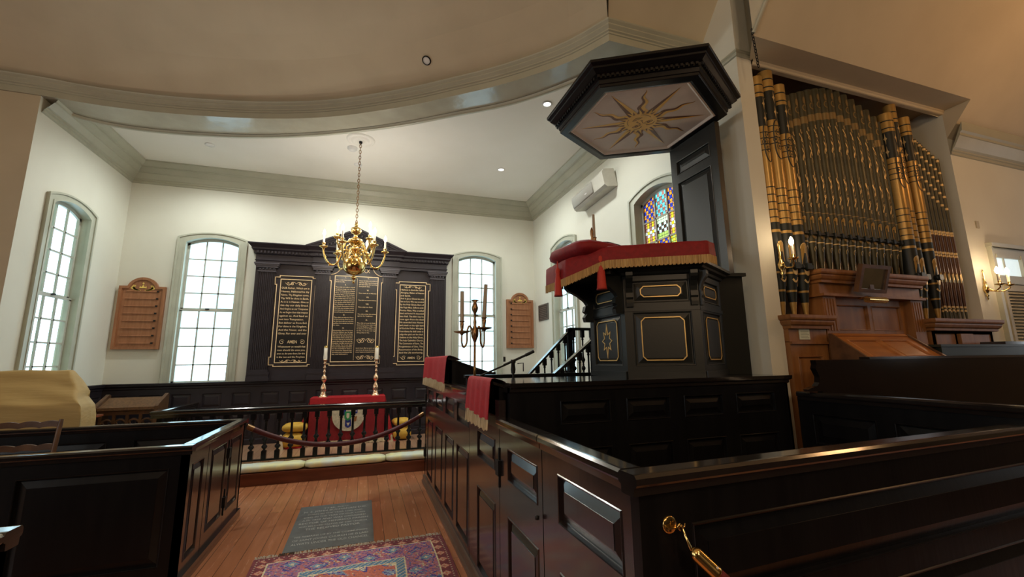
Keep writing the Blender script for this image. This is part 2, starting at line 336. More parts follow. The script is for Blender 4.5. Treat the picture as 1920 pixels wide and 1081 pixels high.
def frame_strip(mb, P, outline, wd, n0, n1):
    """picture-frame ring following a closed outline [(u,z)], inset by wd"""
    outline = [p for i, p in enumerate(outline) if math.hypot(p[0]-outline[i-1][0], p[1]-outline[i-1][1]) > 1e-5]
    k = len(outline); ins = []
    ar = sum(outline[i][0]*outline[(i+1) % k][1]-outline[(i+1) % k][0]*outline[i][1] for i in range(k)); sg = 1 if ar > 0 else -1
    for i in range(k):
        a, b, c = outline[i-1], outline[i], outline[(i+1) % k]
        d1 = Vector((b[0]-a[0], b[1]-a[1])).normalized(); d2 = Vector((c[0]-b[0], c[1]-b[1])).normalized()
        n1v = Vector((-d1.y, d1.x))*sg; n2v = Vector((-d2.y, d2.x))*sg; m = n1v+n2v
        m = m/m.dot(n1v) if m.length > 1e-6 else n1v
        ins.append((b[0]+m.x*wd, b[1]+m.y*wd))
    for i in range(k):
        j = (i+1) % k
        mb.quad(P(*outline[i], n1), P(*outline[j], n1), P(*ins[j], n1), P(*ins[i], n1))
        mb.quad(P(*outline[i], n0), P(*outline[j], n0), P(*outline[j], n1), P(*outline[i], n1))
        mb.quad(P(*ins[i], n1), P(*ins[j], n1), P(*ins[j], n0), P(*ins[i], n0))
    return ins

# ------------------------------------------------------------------ the room
XL, XR, YB, ZP, ZS, ZC = -4.28, 3.82, 9.57, 0.28, 0.17, 5.51
m = MB(); m.box(-7.6, .6, -0.12, 11.5, 9.57, 0); struct(m.build('floor', floor_m))
m = MB(); m.box(-7.6, -6, -0.12, 11.5, .6, 0); struct(m.build('floor_nave', mat('darkened_nave_floor', (.045, .022, .018), .9)))  # floor out of view, coloured dark so its reflection in the pews stays dim
m = MB(); m.box(XL, 7.90, 0, XR, YB, ZP); struct(m.build('floor_chancel', plat_m))

def arc(u0, u1, zs, rise, k=14):
    c = (u1-u0)/2; R = (c*c+rise*rise)/(2*rise)
    out = []
    for i in range(k+1):
        u = u0+(u1-u0)*i/k; d = u-(u0+u1)/2; out.append((u, zs+rise-R+math.sqrt(max(R*R-d*d, 0))))
    return out
def wall(name, P, u0, u1, z0, z1, ops, m_, depth=0.16):
    mb = MB(); cur = u0
    for (a, b, zb, zs, rise) in sorted(ops):
        if a > cur: mb.quad(P(cur, z0), P(a, z0), P(a, z1), P(cur, z1))
        if zb > z0: mb.quad(P(a, z0), P(b, z0), P(b, zb), P(a, zb))
        A = arc(a, b, zs, rise)
        for p, q in zip(A, A[1:]):
            mb.quad(P(*p), P(*q), P(q[0], z1), P(p[0], z1))
            mb.quad(P(*p), P(*q), P(*q, -depth), P(*p, -depth))
        mb.quad(P(a, zb), P(a, zs), P(a, zs, -depth), P(a, zb, -depth)); mb.quad(P(b, zb), P(b, zs), P(b, zs, -depth), P(b, zb, -depth))
        mb.quad(P(a, zb), P(b, zb), P(b, zb, -depth), P(a, zb, -depth)); cur = b
    if cur < u1: mb.quad(P(cur, z0), P(u1, z0), P(u1, z1), P(cur, z1))
    return struct(mb.build(name, m_, fix=False))
PB = F((0, YB, 0), (1, 0, 0), (0, -1, 0)); PL = F((XL, 0, 0), (0, 1, 0), (1, 0, 0)); PR = F((XR, 0, 0), (0, 1, 0), (-1, 0, 0))
ZW0, ZWS, RISE = 1.41, 4.06, 0.11
WB = [(-3.31, -2.41), (1.95, 2.85)]; WLf = (7.60, 8.50); WR1 = (7.44, 8.36); WR2 = (4.46, 5.36)
wall('wall_back', PB, XL, XR, 0, 5.7, [(a, b, ZW0, ZWS, RISE) for a, b in WB], wall_m)
wall('wall_left', PL, 7.05, YB, 0, 5.7, [(*WLf, ZW0, ZWS, RISE)], wall_m)
wall('wall_right', PR, 3.31, YB, 0, 6.6, [(*WR1, ZW0, ZWS, RISE), (*WR2, ZW0, ZWS, RISE)], wall_m)

def window(n, P, a, b, stained=False, lead=0.0):
    root = bpy.data.objects.new('window_%d' % n, None); C.objects.link(root); struct(root); WL[root.name] = Vector((0, 0, 0))
    cw = 0.125; mb = MB()
    # casing on the wall face, with an outer bead
    for (o0, o1, nn0, nn1) in ((0.0, cw, 0.0, 0.030), (cw-0.028, cw+0.006, 0.030, 0.048), (-0.012, 0.022, 0.0, 0.038)):
        I = arc(a-o0, b+o0, ZWS+0.0+o0*0.7, RISE); O_ = arc(a-o1, b+o1, ZWS+o1*0.7, RISE+0.0)
        I = [(a-o0, ZW0)]+I+[(b+o0, ZW0)]; O_ = [(a-o1, ZW0)]+O_+[(b+o1, ZW0)]
        for i in range(len(I)-1):
            mb.quad(P(*I[i], nn1), P(*I[i+1], nn1), P(*O_[i+1], nn1), P(*O_[i], nn1))
            mb.quad(P(*I[i], nn0), P(*I[i+1], nn0), P(*I[i+1], nn1), P(*I[i], nn1))
            mb.quad(P(*O_[i], nn0), P(*O_[i+1], nn0), P(*O_[i+1], nn1), P(*O_[i], nn1))
    # painted lining of the reveal
    A = [(a, ZW0)]+arc(a, b, ZWS, RISE)+[(b, ZW0)]
    for p, q in zip(A, A[1:]):
        c = lambda p_: ((a+b)/2+(p_[0]-(a+b)/2)*0.99, p_[1]-0.004)
        mb.quad(P(*c(p), 0.03), P(*c(q), 0.03), P(*c(q), -0.14), P(*c(p), -0.14))
    mb.build('casing', wint_m, root, fix=False)
    # sashes
    mb = MB(); fw = 0.045; mid = 2.76
    def bar(u0, u1, z0, z1, n0, n1):
        c = [P(u0, z0, n0), P(u1, z0, n0), P(u1, z1, n0), P(u0, z1, n0)]; d = [P(u0, z0, n1), P(u1, z0, n1), P(u1, z1, n1), P(u0, z1, n1)]
        mb.add(c+d, [(0, 1, 2, 3), (7, 6, 5, 4), (0, 4, 5, 1), (1, 5, 6, 2), (2, 6, 7, 3), (3, 7, 4, 0)])
    topz = lambda u: [zz for uu, zz in arc(a, b, ZWS, RISE, 40) if uu <= u+1e-6][-1]
    for (z0, z1, nn) in ((ZW0, mid, -0.06), (mid, None, -0.095)):
        bar(a, a+fw, z0, z1 or ZWS, nn-0.035, nn); bar(b-fw, b, z0, z1 or ZWS, nn-0.035, nn)
        bar(a, b, z0, z0+fw, nn-0.035, nn)
        if z1: bar(a, b, z1-0.02, z1+0.02, nn-0.035, nn)
        else:
            A = arc(a, b, ZWS, RISE); B_ = [(u, z-0.055) for u, z in A]
            for i in range(len(A)-1):
                mb.quad(P(*A[i], nn), P(*A[i+1], nn), P(*B_[i+1], nn), P(*B_[i], nn)); mb.quad(P(*B_[i], nn), P(*B_[i+1], nn), P(*B_[i+1], nn-.035), P(*B_[i], nn-.035))
        for k in (1, 2):
            u = a+fw+(b-a-2*fw)*k/3; bar(u-0.012, u+0.012, z0, (z1 or topz(u)-.02), nn-0.03, nn-0.004)
        for k in (1, 2, 3):
            z = z0+((z1 or ZWS+0.02)-z0)*k/4; bar(a, b, z-0.012, z+0.012, nn-0.03, nn-0.004)
    mb.build('sash', sash_m, root, fix=False)
    # latch
    mb.v = []; mb.f = []; mb.m = []; mb.s = []
    bar((a+b)/2-0.03, (a+b)/2+0.03, mid+0.015, mid+0.035, -0.06, -0.03); mb.build('sash_latch', iron_m, root)
    mb = MB(); k = 14
    if not stained:
        A = arc(a+.01, b-.01, ZWS, RISE)
        mb.poly([P(a+.01, ZW0, -.08), P(b-.01, ZW0, -.08), P(b-.01, mid, -.08), P(a+.01, mid, -.08)])
        mb.poly([P(a+.01, mid, -.115), P(b-.01, mid, -.115)]+[P(u, z, -.115) for u, z in A[::-1]])
        mb.build('pane', glass_m, root, fix=False)
    else:
        uu = [a+fw+(b-a-2*fw)*i/3 for i in range(4)]
        for row in range(8):
            za = ZW0+(mid-ZW0)*row/4 if row < 4 else mid+(ZWS+.02-mid)*(row-4)/4
            zb = ZW0+(mid-ZW0)*(row+1)/4 if row < 4 else mid+(ZWS+.02-mid)*(row-3)/4
            if row == 7: zb += 0.09
            nn = -.078 if row < 4 else -.113
            for col in range(3):
                x0, x1 = uu[col], uu[col+1]; nu, nz = 5, 7; dx = (x1-x0)/nu; dz = (zb-za)/nz
                hue = (row*3+col*(1 if row % 2 else 2)) % 4
                for i in range(nu):
                    for j in range(nz):
                        cx, cz = x0+dx*(i+.5), za+dz*(j+.5); par = (i+j) % 2
                        if row == 7: c = (0 if par else (1 if col != 1 else 4)) if col != 1 else (2 if par else 4)
                        elif row == 6: c = (6 if par else 8) if (2 <= j <= 4 and col == 1) else (6 if 2 <= j <= 4 and par else (3 if i % 2 else 4) if col != 1 else (7 if j < 4 else 5))
                        elif hue == 0: c = 1 if par else 0
                        elif hue == 1: c = 3 if i % 2 else 5
                        elif hue == 2: c = 2 if par else 4
                        else: c = 7 if par else 3
                        mb.mi = c
                        h1, h2 = (dx*.5, dz*.5)
                        if cz+h2 > ZWS+RISE-.03: continue
                        mb.poly([P(cx-h1, cz-h2, nn), P(cx+h1, cz-h2, nn), P(cx+h1, cz+h2, nn), P(cx-h1, cz+h2, nn)])
                        if par:
                            mb.mi = 6 if c in (1, 2) else (5 if c == 0 else 6); q = min(dx, dz)*.17
                            mb.poly([P(cx-h1-q, cz-h2, nn+.002), P(cx-h1, cz-h2-q, nn+.002), P(cx-h1+q, cz-h2, nn+.002), P(cx-h1, cz-h2+q, nn+.002)])
        mb.build('pane', ST, root, fix=False)
        mb = MB()
        for row in range(8):
            za = ZW0+(mid-ZW0)*row/4 if row < 4 else mid+(ZWS+.02-mid)*(row-4)/4; zh = ((mid-ZW0) if row < 4 else (ZWS+.02-mid))/4
            nn = -.076 if row < 4 else -.111
            for j in range(1, 7):
                z = za+zh*j/7; mb.quad(P(a+fw, z-.0035, nn), P(b-fw, z-.0035, nn), P(b-fw, z+.0035, nn), P(a+fw, z+.0035, nn))
        for i in range(1, 15):
            u = a+fw+(b-a-2*fw)*i/15
            mb.quad(P(u-.0035, ZW0, -.076), P(u+.0035, ZW0, -.076), P(u+.0035, mid, -.076), P(u-.0035, mid, -.076))
            mb.quad(P(u-.0035, mid, -.111), P(u+.0035, mid, -.111), P(u+.0035, ZWS, -.111), P(u-.0035, ZWS, -.111))
        mb.build('leading', iron_m, root, fix=False)
    return root
window(1, PL, *WLf); window(2, PB, *WB[0]); window(3, PB, *WB[1]); window(4, PR, *WR1); window(5, PR, *WR2, stained=True)

# wainscot round the chancel
def dado(name, P, u0, u1, z0, zt, n, skip=()):
    mb = MB(); step = (u1-u0)/n; pans = []
    for k in range(n):
        a = u0+step*k+step*.16; b = u0+step*(k+1)-step*.16
        pans += [(a, b, zt-.22-.24, zt-.20), (a, b, z0+.14, zt-.22-.24-.12)]
    Q = lambda u, z, nn=0.0: P(u, z, nn+0.035)
    panels(mb, Q, u0, u1, z0, zt-0.07, pans, bev=.035)
    prof = [(0.035, zt-.11), (0.05, zt-.095), (0.05, zt-.07), (0.085, zt-.045), (0.085, zt-.02), (0.10, zt-.015), (0.10, zt), (0.0, zt)]
    for (n0, za), (n1, zb) in zip(prof, prof[1:]): mb.quad(P(u0, za, n0), P(u1, za, n0), P(u1, zb, n1), P(u0, zb, n1))
    mb.quad(P(u0, z0, .055), P(u1, z0, .055), P(u1, z0+.09, .055), P(u0, z0+.09, .055)); mb.quad(P(u0, z0+.09, .055), P(u1, z0+.09, .055), P(u1, z0+.1, .035), P(u0, z0+.1, .035))
    return struct(mb.build(name, rere_m, fix=False))
dado('trim_1', PB, XL, XR, ZP, 1.43, 17)
dado('trim_2', PL, 7.05, YB, 0.0, 1.43, 5)
dado('trim_3', PR, 7.3, YB, ZP, 1.43, 5)

# crown cornice round the chancel
crown = [(0.0, -.375), (.022, -.365), (.022, -.335), (.045, -.325), (.045, -.30), (.065, -.29), (.125, -.215), (.14, -.21), (.14, -.195), (.185, -.12), (.20, -.115), (.20, -.095), (.225, -.085), (.275, -.04), (.285, -.03), (.285, 0.0)]
CR = [(d, ZC+z) for d, z in crown]
m = MB(); m.sweep([(XL, 7.10), (XL, YB), (XR, YB), (XR, 3.9)], CR, side=-1); struct(m.build('trim_4', trim_m, fix=False))

# curved edge of the nave ceiling: soffit, roll moulding and front cornice
OUT = [(-7.6, 7.02), (-5.2, 7.02), (-4.28, 7.03), (-3.9, 7.07), (-3.5, 7.08), (-2.9, 7.04), (-2.26, 6.94), (-1.64, 6.80), (-1.02, 6.60), (-0.5, 6.37), (-.03, 6.10), (0.5, 5.76), (1.007, 5.38), (1.47, 5.02), (1.89, 4.63), (2.24, 4.24), (2.50, 3.80)]
INN = [(-7.6, 7.45), (-5.2, 7.45), (-4.28, 7.40), (-4.05, 7.50), (-3.72, 7.60), (-3.2, 7.61), (-2.6, 7.53), (-2.0, 7.40), (-1.36, 7.19), (-0.7, 6.90), (-.02, 6.53), (0.55, 6.17), (1.10, 5.77), (1.62, 5.40), (2.05, 5.00), (2.42, 4.55), (2.70, 4.12)]
def smooth(pts):
    out = []
    for i in range(len(pts)-1):
        p0 = pts[max(i-1, 0)]; p1 = pts[i]; p2 = pts[i+1]; p3 = pts[min(i+2, len(pts)-1)]
        for k in range(3):
            t = k/3; out.append(tuple(0.5*((2*p1[j])+(-p0[j]+p2[j])*t+(2*p0[j]-5*p1[j]+4*p2[j]-p3[j])*t*t+(-p0[j]+3*p1[j]-3*p2[j]+p3[j])*t**3) for j in (0, 1)))
    return out+[pts[-1]]
OUT = smooth(OUT); INN = smooth(INN)
OUTF = OUT+[(XR, 3.80)]; INNF = INN+[(XR, 4.12)]
m = MB(); m.sm = False
for a, b, c, d in zip(OUTF, OUTF[1:], INNF[1:], INNF): m.quad((*a, 5.34), (*b, 5.34), (*c, 5.34), (*d, 5.34))
struct(m.build('trim_5', mat('glossy_soffit_paint', (0.42, 0.40, 0.31), 0.16, col2=(0.38, 0.36, 0.28), nscale=4, bump=0.5, bscale=5.0), fix=False))
m = MB(); m.sm = True
m.sweep(INNF, [(-.075, 5.345), (-.07, 5.318), (-.05, 5.30), (-.02, 5.298), (0.0, 5.31), (.012, 5.335)], side=-1)
m.sm = False; m.sweep(INNF, [(0, 5.30), (0, 5.52)], side=-1)
struct(m.build('trim_6', trim_m, fix=False))
fasc = [(0.0, 5.34), (0.0, 5.425), (.012, 5.43), (.012, 5.45), (.03, 5.46), (.03, 5.475), (.055, 5.50), (.06, 5.505), (.06, 5.52), (.085, 5.545), (.09, 5.56), (0.0, 5.57)]
m = MB(); m.sweep(OUTF, fasc, side=-1); struct(m.build('trim_7', trim_m, fix=False))
# chancel ceiling
m = MB()
for a, b in zip(INNF, INNF[1:]):
    if b[0] > XL: m.quad((max(a[0], XL), a[1], ZC), (b[0], b[1], ZC), (b[0], YB, ZC), (max(a[0], XL), YB, ZC))
struct(m.build('ceiling_chancel', ceil_m, fix=False))
# nave ceiling: cove rising from the curved cornice
m = MB(); m.sm = True; cx, cy = -1.2, -1.5
PROF = [(0, 5.565), (.012, 5.62), (.035, 5.74), (.07, 5.90), (.11, 6.04), (.17, 6.20), (.26, 6.37), (.40, 6.54), (.6, 6.66), (1.0, 6.72)]
for (t0, z0), (t1, z1) in zip(PROF, PROF[1:]):
    for a, b in zip(OUT, OUT[1:]):
        f = lambda p, t, z: (p[0]+(cx-p[0])*t, p[1]+(cy-p[1])*t, z)
        m.quad(f(a, t0, z0), f(b, t0, z0), f(b, t1, z1), f(a, t1, z1))
struct(m.build('ceiling', nave_m, fix=False))
m = MB()      # sloping slope right of the curved part
A0 = OUT[-1]
m.poly([(2.50, 3.80, 5.565), (XR, 3.80, 5.565), (XR, 3.31, 6.15), (4.05, 3.31, 6.15), (4.05, 2.2, 7.45), (1.6, 2.2, 7.45), (2.05, 2.9, 6.62)])
struct(m.build('ceiling_right', nave_m, fix=False))
# pier and front of the organ bay
m = MB(); m.box(XR-.001, 3.31, 0, 4.03, 3.75, 6.6); struct(m.build('wall_pier', wall_m))
bead = [(0, 5.085), (.02, 5.09), (.028, 5.11), (.022, 5.125), (.034, 5.135), (.034, 5.155), (0, 5.16)]
m = MB(); m.sweep([(XR, 4.2), (XR, 3.31), (4.05, 3.31)], bead, side=-1); struct(m.build('trim_8', trim_m, fix=False))
m = MB(); m.sweep([(4.03, 3.31), (7.46, 3.31)], [(.0, 5.03), (.012, 5.035), (.018, 5.045), (.018, 5.055), (.03, 5.065), (.032, 5.08), (0, 5.08)], side=-1); m.quad((4.03, 3.31, 5.03), (7.46, 3.31, 5.03), (7.46, 3.36, 5.03), (4.03, 3.36, 5.03)); struct(m.build('trim_12', nave_m, fix=False))
# right-hand transept ceiling, soffit over the organ, wall and cornice
zc = lambda y: 5.08+1.3*(3.0-y)
m = MB()
m.poly([(3.72, 3.0, 5.08), (7.46, 3.0, 5.08), (7.46, 3.31, 4.68), (11.5, 3.31, 4.68), (11.5, 1.2, zc(1.2)), (3.75, 1.2, zc(1.2))])
m.poly([(3.75, 1.2, zc(1.2)), (11.5, 1.2, zc(1.2)), (11.5, 0.4, 7.45), (3.75, 0.4, 7.45)])
struct(m.build('ceiling_transept', nave_m, fix=False))
m = MB(); m.quad((3.72, 3.0, 5.08), (7.46, 3.0, 5.08), (7.46, 3.35, 5.08), (4.05, 3.35, 5.08))
m.quad((4.03, 3.33, 5.08), (7.46, 3.33, 5.08), (7.46, 3.33, 5.2), (4.03, 3.33, 5.2)); m.poly([(7.46, 3.0, 5.08), (7.46, 3.31, 5.08), (7.46, 3.31, 4.68)])
struct(m.build('ceiling_soffit', nave_m, fix=False))
m = MB(); m.quad((3.73, 3.0, 5.1), (3.75, 1.2, zc(1.2)), (3.75, 1.2, 7.45), (3.73, 3.0, 7.45)); struct(m.build('wall_gable', nave_m, fix=False))
m = MB(); m.tube([(3.715, 2.98, 5.10), (3.73, 2.6, 5.59), (3.75, 1.9, zc(1.9))], 0.022, 6); struct(m.build('trim_9', trim_m))
m = MB()
m.quad((7.46, 3.31, 0), (11.5, 3.31, 0), (11.5, 3.31, 4.9), (7.46, 3.31, 4.9)); m.quad((7.46, 3.31, 0), (7.46, 4.6, 0), (7.46, 4.6, 5.7), (7.46, 3.31, 5.7))
struct(m.build('wall_transept', wall_m, fix=False))
m = MB(); m.quad((4.03, 4.5, 0), (7.46, 4.5, 0), (7.46, 4.5, 5.4), (4.03, 4.5, 5.4)); m.quad((4.03, 3.31, 5.19), (7.46, 3.31, 5.19), (7.46, 4.5, 5.05), (4.03, 4.5, 5.05))
m.quad((4.03, 3.75, 0), (4.03, 4.5, 0), (4.03, 4.5, 5.3), (4.03, 3.75, 5.3))
struct(m.build('wall_organ_bay', boardm, fix=False))
tp = [(0.0, 4.44), (.02, 4.445), (.02, 4.48), (.035, 4.49), (.035, 4.51), (.06, 4.53), (.13, 4.66), (.14, 4.665), (.14, 4.70), (.165, 4.72), (.175, 4.80), (.175, 4.84)]
m = MB(); m.sweep([(7.46, 3.31), (11.5, 3.31)], tp, side=-1, caps=True); struct(m.build('trim_10', trim_m, fix=False))
# nave walls left of and behind the camera, built without windows
m = MB(); m.quad((-7.6, 7.05, 0), (XL, 7.05, 0), (XL, 7.05, 5.34), (-7.6, 7.05, 5.34)); struct(m.build('wall_nave_front', nave_m, fix=False))
m = MB(); m.quad((-7.6, -6, 0), (-7.6, 7.1, 0), (-7.6, 7.1, 7.5), (-7.6, -6, 7.5)); struct(m.build('wall_nave_left', wall_m, fix=False))
m = MB(); m.quad((-7.6, -6, 0), (11.5, -6, 0), (11.5, -6, 7.5), (-7.6, -6, 7.5)); struct(m.build('wall_nave_rear', mat('darkened_rear_wall', (.025, .02, .018), .6), fix=False))  # unseen wall, colour darkened to keep its reflection out of the black woodwork
m = MB(); m.quad((11.5, -6, 0), (11.5, 3.4, 0), (11.5, 3.4, 7.5), (11.5, -6, 7.5)); struct(m.build('wall_nave_right', mat('shaded_nave_wall_paint', (.22, .18, .13), .8), fix=False))  # unseen wall, shade put into its colour to dim the bench reflections
m = MB(); m.quad((-7.7, -6.1, 7.46), (11.6, -6.1, 7.46), (11.6, 10, 7.46), (-7.7, 10, 7.46)); struct(m.build('ceiling_upper', nave_m, fix=False))
m = MB(); m.quad((-7.7, 7.1, 5.3), (XL, 7.1, 5.3), (XL, 7.1, 7.5), (-7.7, 7.1, 7.5)); m.quad((XL, YB, 5.6), (XR+.3, YB, 5.6), (XR+.3, YB, 7.5), (XL, YB, 7.5))
m.quad((XL, 7, 5.6), (XL, YB, 5.6), (XL, YB, 7.5), (XL, 7, 7.5)); m.quad((XR, 3.3, 6.5), (XR, YB, 6.5), (XR, YB, 7.5), (XR, 3.3, 7.5)); m.quad((4, 3.35, 5.2), (11.6, 3.35, 4.8), (11.6, 3.35, 7.5), (4, 3.35, 7.5))
struct(m.build('wall_attic', wall_m, fix=False))

# small fittings on the ceilings
for k, (x, y) in enumerate(DOWN):
    m = MB(); m.lathe([(.075, 0), (.075, -.012), (.055, -.014)], (x, y, ZC), 20, caps=False); m.build
    r = thing('downlight', ['round recessed downlight nearest the pulpit canopy', 'small round recessed downlight near the right cornice', 'recessed downlight in the left of the chancel ceiling', 'small round ceiling fitting behind the chandelier chain'][k], 'light', (x, y, ZC))
    m.build('trim_ring', white_m, r); q = MB(); q.lathe([(.056, -.012), (.0001, -.012)], (x, y, ZC), 20, caps=False); q.build('lens', lit_m if k < 2 else white_m, r)
m = MB(); m.lathe([(.085, 0), (.085, -.03), (.06, -.045), (.06, -.055), (.0001, -.06)], (-0.355, 7.68, ZC), 20); tag(m.build('smoke_detector', white_m, loc=(-0.355, 7.68, ZC)), 'white round smoke detector on the ceiling beside the chandelier rose', 'detector')
r = thing('recessed_spotlight', 'white round spotlight set in the curved nave ceiling', 'light', (0.628, 5.328, 5.762))
m = MB(); m.M = Matrix.Translation(Vector((0.628, 5.328, 5.762))) @ Vector((-.34, -.44, -.83)).to_track_quat('Z', 'Y').to_matrix().to_4x4()
m.lathe([(.062, -.04), (.062, .012), (.048, .014)], seg=20, caps=False); m.build('rim', iron_m, r); q = MB(); q.M = m.M; q.lathe([(.05, .008), (.0001, .012)], seg=20, caps=False); q.build('lens', white_m, r)

# ------------------------------------------------------------------ reredos with its three tablets
R0 = thing('reredos', 'tall plum-black wooden reredos with fluted pilasters, pediment and three gilt-lettered tablets', 'altarpiece', (-0.21, 9.55, 1.43))
YR = 9.46
m = MB(); m.box(-2.08, YR, 1.43, 1.66, 9.55, 3.98); m.box(-2.08, YR-.03, 1.43, 1.66, YR, 1.50); m.box(-2.08, YR-.015, 1.50, 1.66, YR, 1.54); m.build('back_board', rere_m, R0)
# pilasters
def pilaster(x, w_):
    p = MB(); h = w_/2; y0 = YR-.055
    N = 9; pts = [(x-h, YR)]; step = 2*h/N
    pts.append((x-h, y0))
    for k in range(N):
        a = x-h+step*k; pts += [(a+step*.18, y0), (a+step*.28, y0+.014), (a+step*.72, y0+.014), (a+step*.82, y0)]
    pts += [(x+h, y0), (x+h, YR)]
    p.prism([(a, b, 1.64) for a, b in pts], (0, 0, 1.90)); s = p.build('pilaster', rere_m, R0)
    p = MB()
    for (z0, z1, e) in ((1.43, 1.50, .05), (1.50, 1.55, .038), (1.55, 1.59, .045), (1.59, 1.64, .02)): p.box(x-h-e, y0-e, z0, x+h+e, YR, z1)
    p.build('plinth', rere_m, s)
    p = MB()
    for (z0, z1, e) in ((3.52, 3.545, .018), (3.545, 3.60, .008), (3.60, 3.635, .05), (3.635, 3.665, .065), (3.665, 3.69, .08)): p.box(x-h-e, y0-e, z0, x+h+e, YR, z1)
    for k in range(5):
        u = x-h+.02+(2*h-.04)*k/4; p.lathe([(.001, -.02), (.018, -.008), (.022, .01), (.008, .03), (.001, .032)], (u, y0-.018, 3.572), 8, caps=False)
    p.build('capital', mat_cap, s)
mat_cap = mat('capital_highlight_paint', (0.075, 0.070, 0.085), 0.35)
for x, w_ in ((-1.87, .28), (-0.86, .26), (0.445, .26), (1.455, .28)): pilaster(x, w_)
# entablature: frieze, dentils, cornice breaking forward over the middle
m = MB()
path = [(-2.08, 9.55), (-2.08, 9.40), (-1.06, 9.40), (-1.06, 9.36), (0.64, 9.36), (0.64, 9.40), (1.66, 9.40), (1.66, 9.55)]
ent = [(-.02, 3.69), (0, 3.69), (0, 3.74), (.015, 3.75), (.015, 3.76), (0, 3.765), (0, 3.86), (.02, 3.87), (.035, 3.88), (.035, 3.935), (.05, 3.94), (.06, 3.955), (.075, 3.96), (.075, 3.99), (.085, 4.0), (.125, 4.05), (.135, 4.055), (.135, 4.075), (-.05, 4.085)]
m.sweep(path, ent, side=-1, caps=True); m.poly([(-2.08, 9.55, 3.69)]+[(a, b, 3.69) for a, b in path[1:-1]]+[(1.66, 9.55, 3.69)]); m.build('entablature', rere_m, R0, fix=False)
m = MB(); x = -2.06
while x < 1.65:
    yf = 9.36 if -1.06 < x < .62 else 9.40; m.box(x, yf-.062, 3.885, x+.034, yf-.03, 3.93); x += .062
m.build('dentil', rere_m, R0)['kind'] = 'stuff'
# pediment
m = MB(); xa, xb, xm, zb, zt = -1.20, 0.78, -.21, 4.07, 4.50
m.prism([(xa+.1, 9.34, zb), (xb-.1, 9.34, zb), (xm, 9.34, zt-.07)], (0, .2, 0))
for (a, s) in ((xa, 1), (xb, -1)):
    for (o0, o1, yy) in ((0.0, .035, 9.22), (.035, .075, 9.25), (.075, .11, 9.29)):
        m.prism([(a+s*o0*2, yy, zb+.0), (xm, yy, zt-o0), (xm, yy, zt-o1), (a+s*o1*2.4, yy, zb+.0)], (0, 9.5-yy, 0))
for k in range(1, 13):
    for s in (-1, 1):
        xx = xm+s*k*.065; zz = zt-.125-abs(k*.065)*(zt-zb)/.99
        if zz > zb+.01: m.box(xx-.016, 9.28, zz-.03, xx+.016, 9.31, zz+.02)
m.build('pediment', rere_m, R0)
PT = F((0, YR, 0), (1, 0, 0), (0, -1, 0))
def tablet(nm, xa, xb, z0, z1, arch=False):
    t = MB(); e = .07
    o = [(xa, z0), (xb, z0), (xb, z1), (xa, z1)]
    t.prism([PT(u, z, 0.0) for u, z in o], PT(0, 0, .012)-PT(0, 0, 0))
    if arch: t.prism([PT(u, z, 0.0) for u, z in [(xa+.2, z1)]+[(xa+.3, z1+.2), (xb-.3, z1+.2), (xb-.2, z1)]], PT(0, 0, .012)-PT(0, 0, 0))
    b = t.build(nm, tab_m, R0)
    g = MB(); s = .055
    out = [(xa-e, z0-e+s), (xa-e+s, z0-e+s), (xa-e+s, z0-e), (xb+e-s, z0-e), (xb+e-s, z0-e+s), (xb+e, z0-e+s), (xb+e, z0+s+.08)]
    out = [(xa-e-.03, z0-e+.03), (xa-e+.05, z0-e+.03), (xa-e+.05, z0-e), (xb+e-.05, z0-e), (xb+e-.05, z0-e+.03), (xb+e+.03, z0-e+.03),
           (xb+e+.03, z0+.12), (xb+e, z0+.12), (xb+e, z1-.12), (xb+e+.03, z1-.12)]
    if not arch: out += [(xb+e+.03, z1+e-.03), (xb+e-.05, z1+e-.03), (xb+e-.05, z1+e), (xa-e+.05, z1+e), (xa-e+.05, z1+e-.03), (xa-e-.03, z1+e-.03)]
    else:
        out += [(xb+e+.03, z1+.02)]
        xc = (xa+xb)/2; hw = (xb-xa)/2+e+.03
        for k in range(6): a = k/5*PI/2; out.append((xc+hw-.22*math.sin(a), z1+.02+.22-.22*math.cos(a)+.0))
        for k in range(1, 10): a = k/10*PI; out.append((xc+(hw-.24)*math.cos(a), z1+.26+.10*math.sin(a)))
        for k in range(6): a = (5-k)/5*PI/2; out.append((xc-hw+.22*math.sin(a), z1+.02+.22-.22*math.cos(a)))
        out += [(xa-e-.03, z1+.02)]
    out += [(xa-e-.03, z1-.12), (xa-e, z1-.12), (xa-e, z0+.12), (xa-e-.03, z0+.12)]
    g.box; frame_strip(g, PT, out, .013, 0, .02); g.build('gilt_border', goldp_m, b, fix=False)
    g = MB(); frame_strip(g, PT, [(xa, z0), (xb, z0), (xb, z1), (xa, z1)], .013, .01, .024); g.build('inner_gilt_border', goldp_m, b, fix=False)
    return b
def flourish(g, xc, z, w_, h=.05):
    for s in (-1, 1):
        ribbon(g, [(xc+s*(u*w_/2), z+h*.6*math.sin(u*PI*2.2)) for u in [i/16 for i in range(17)]], .009, PT, .014)
        ribbon(g, spiral(xc+s*w_*.17, z, h*.12, h*.7, 0 if s > 0 else PI, s*1.3), .008, PT, .014)
        ribbon(g, spiral(xc+s*w_*.36, z+h*.1, h*.08, h*.5, 0 if s > 0 else PI, -s*1.2), .007, PT, .014)
TL = tablet('left_tablet', -1.625, -1.055, 1.76, 3.40); TC = tablet('centre_tablet', -0.635, 0.222, 1.765, 3.52, True); TR = tablet('right_tablet', 0.665, 1.215, 1.755, 3.385)
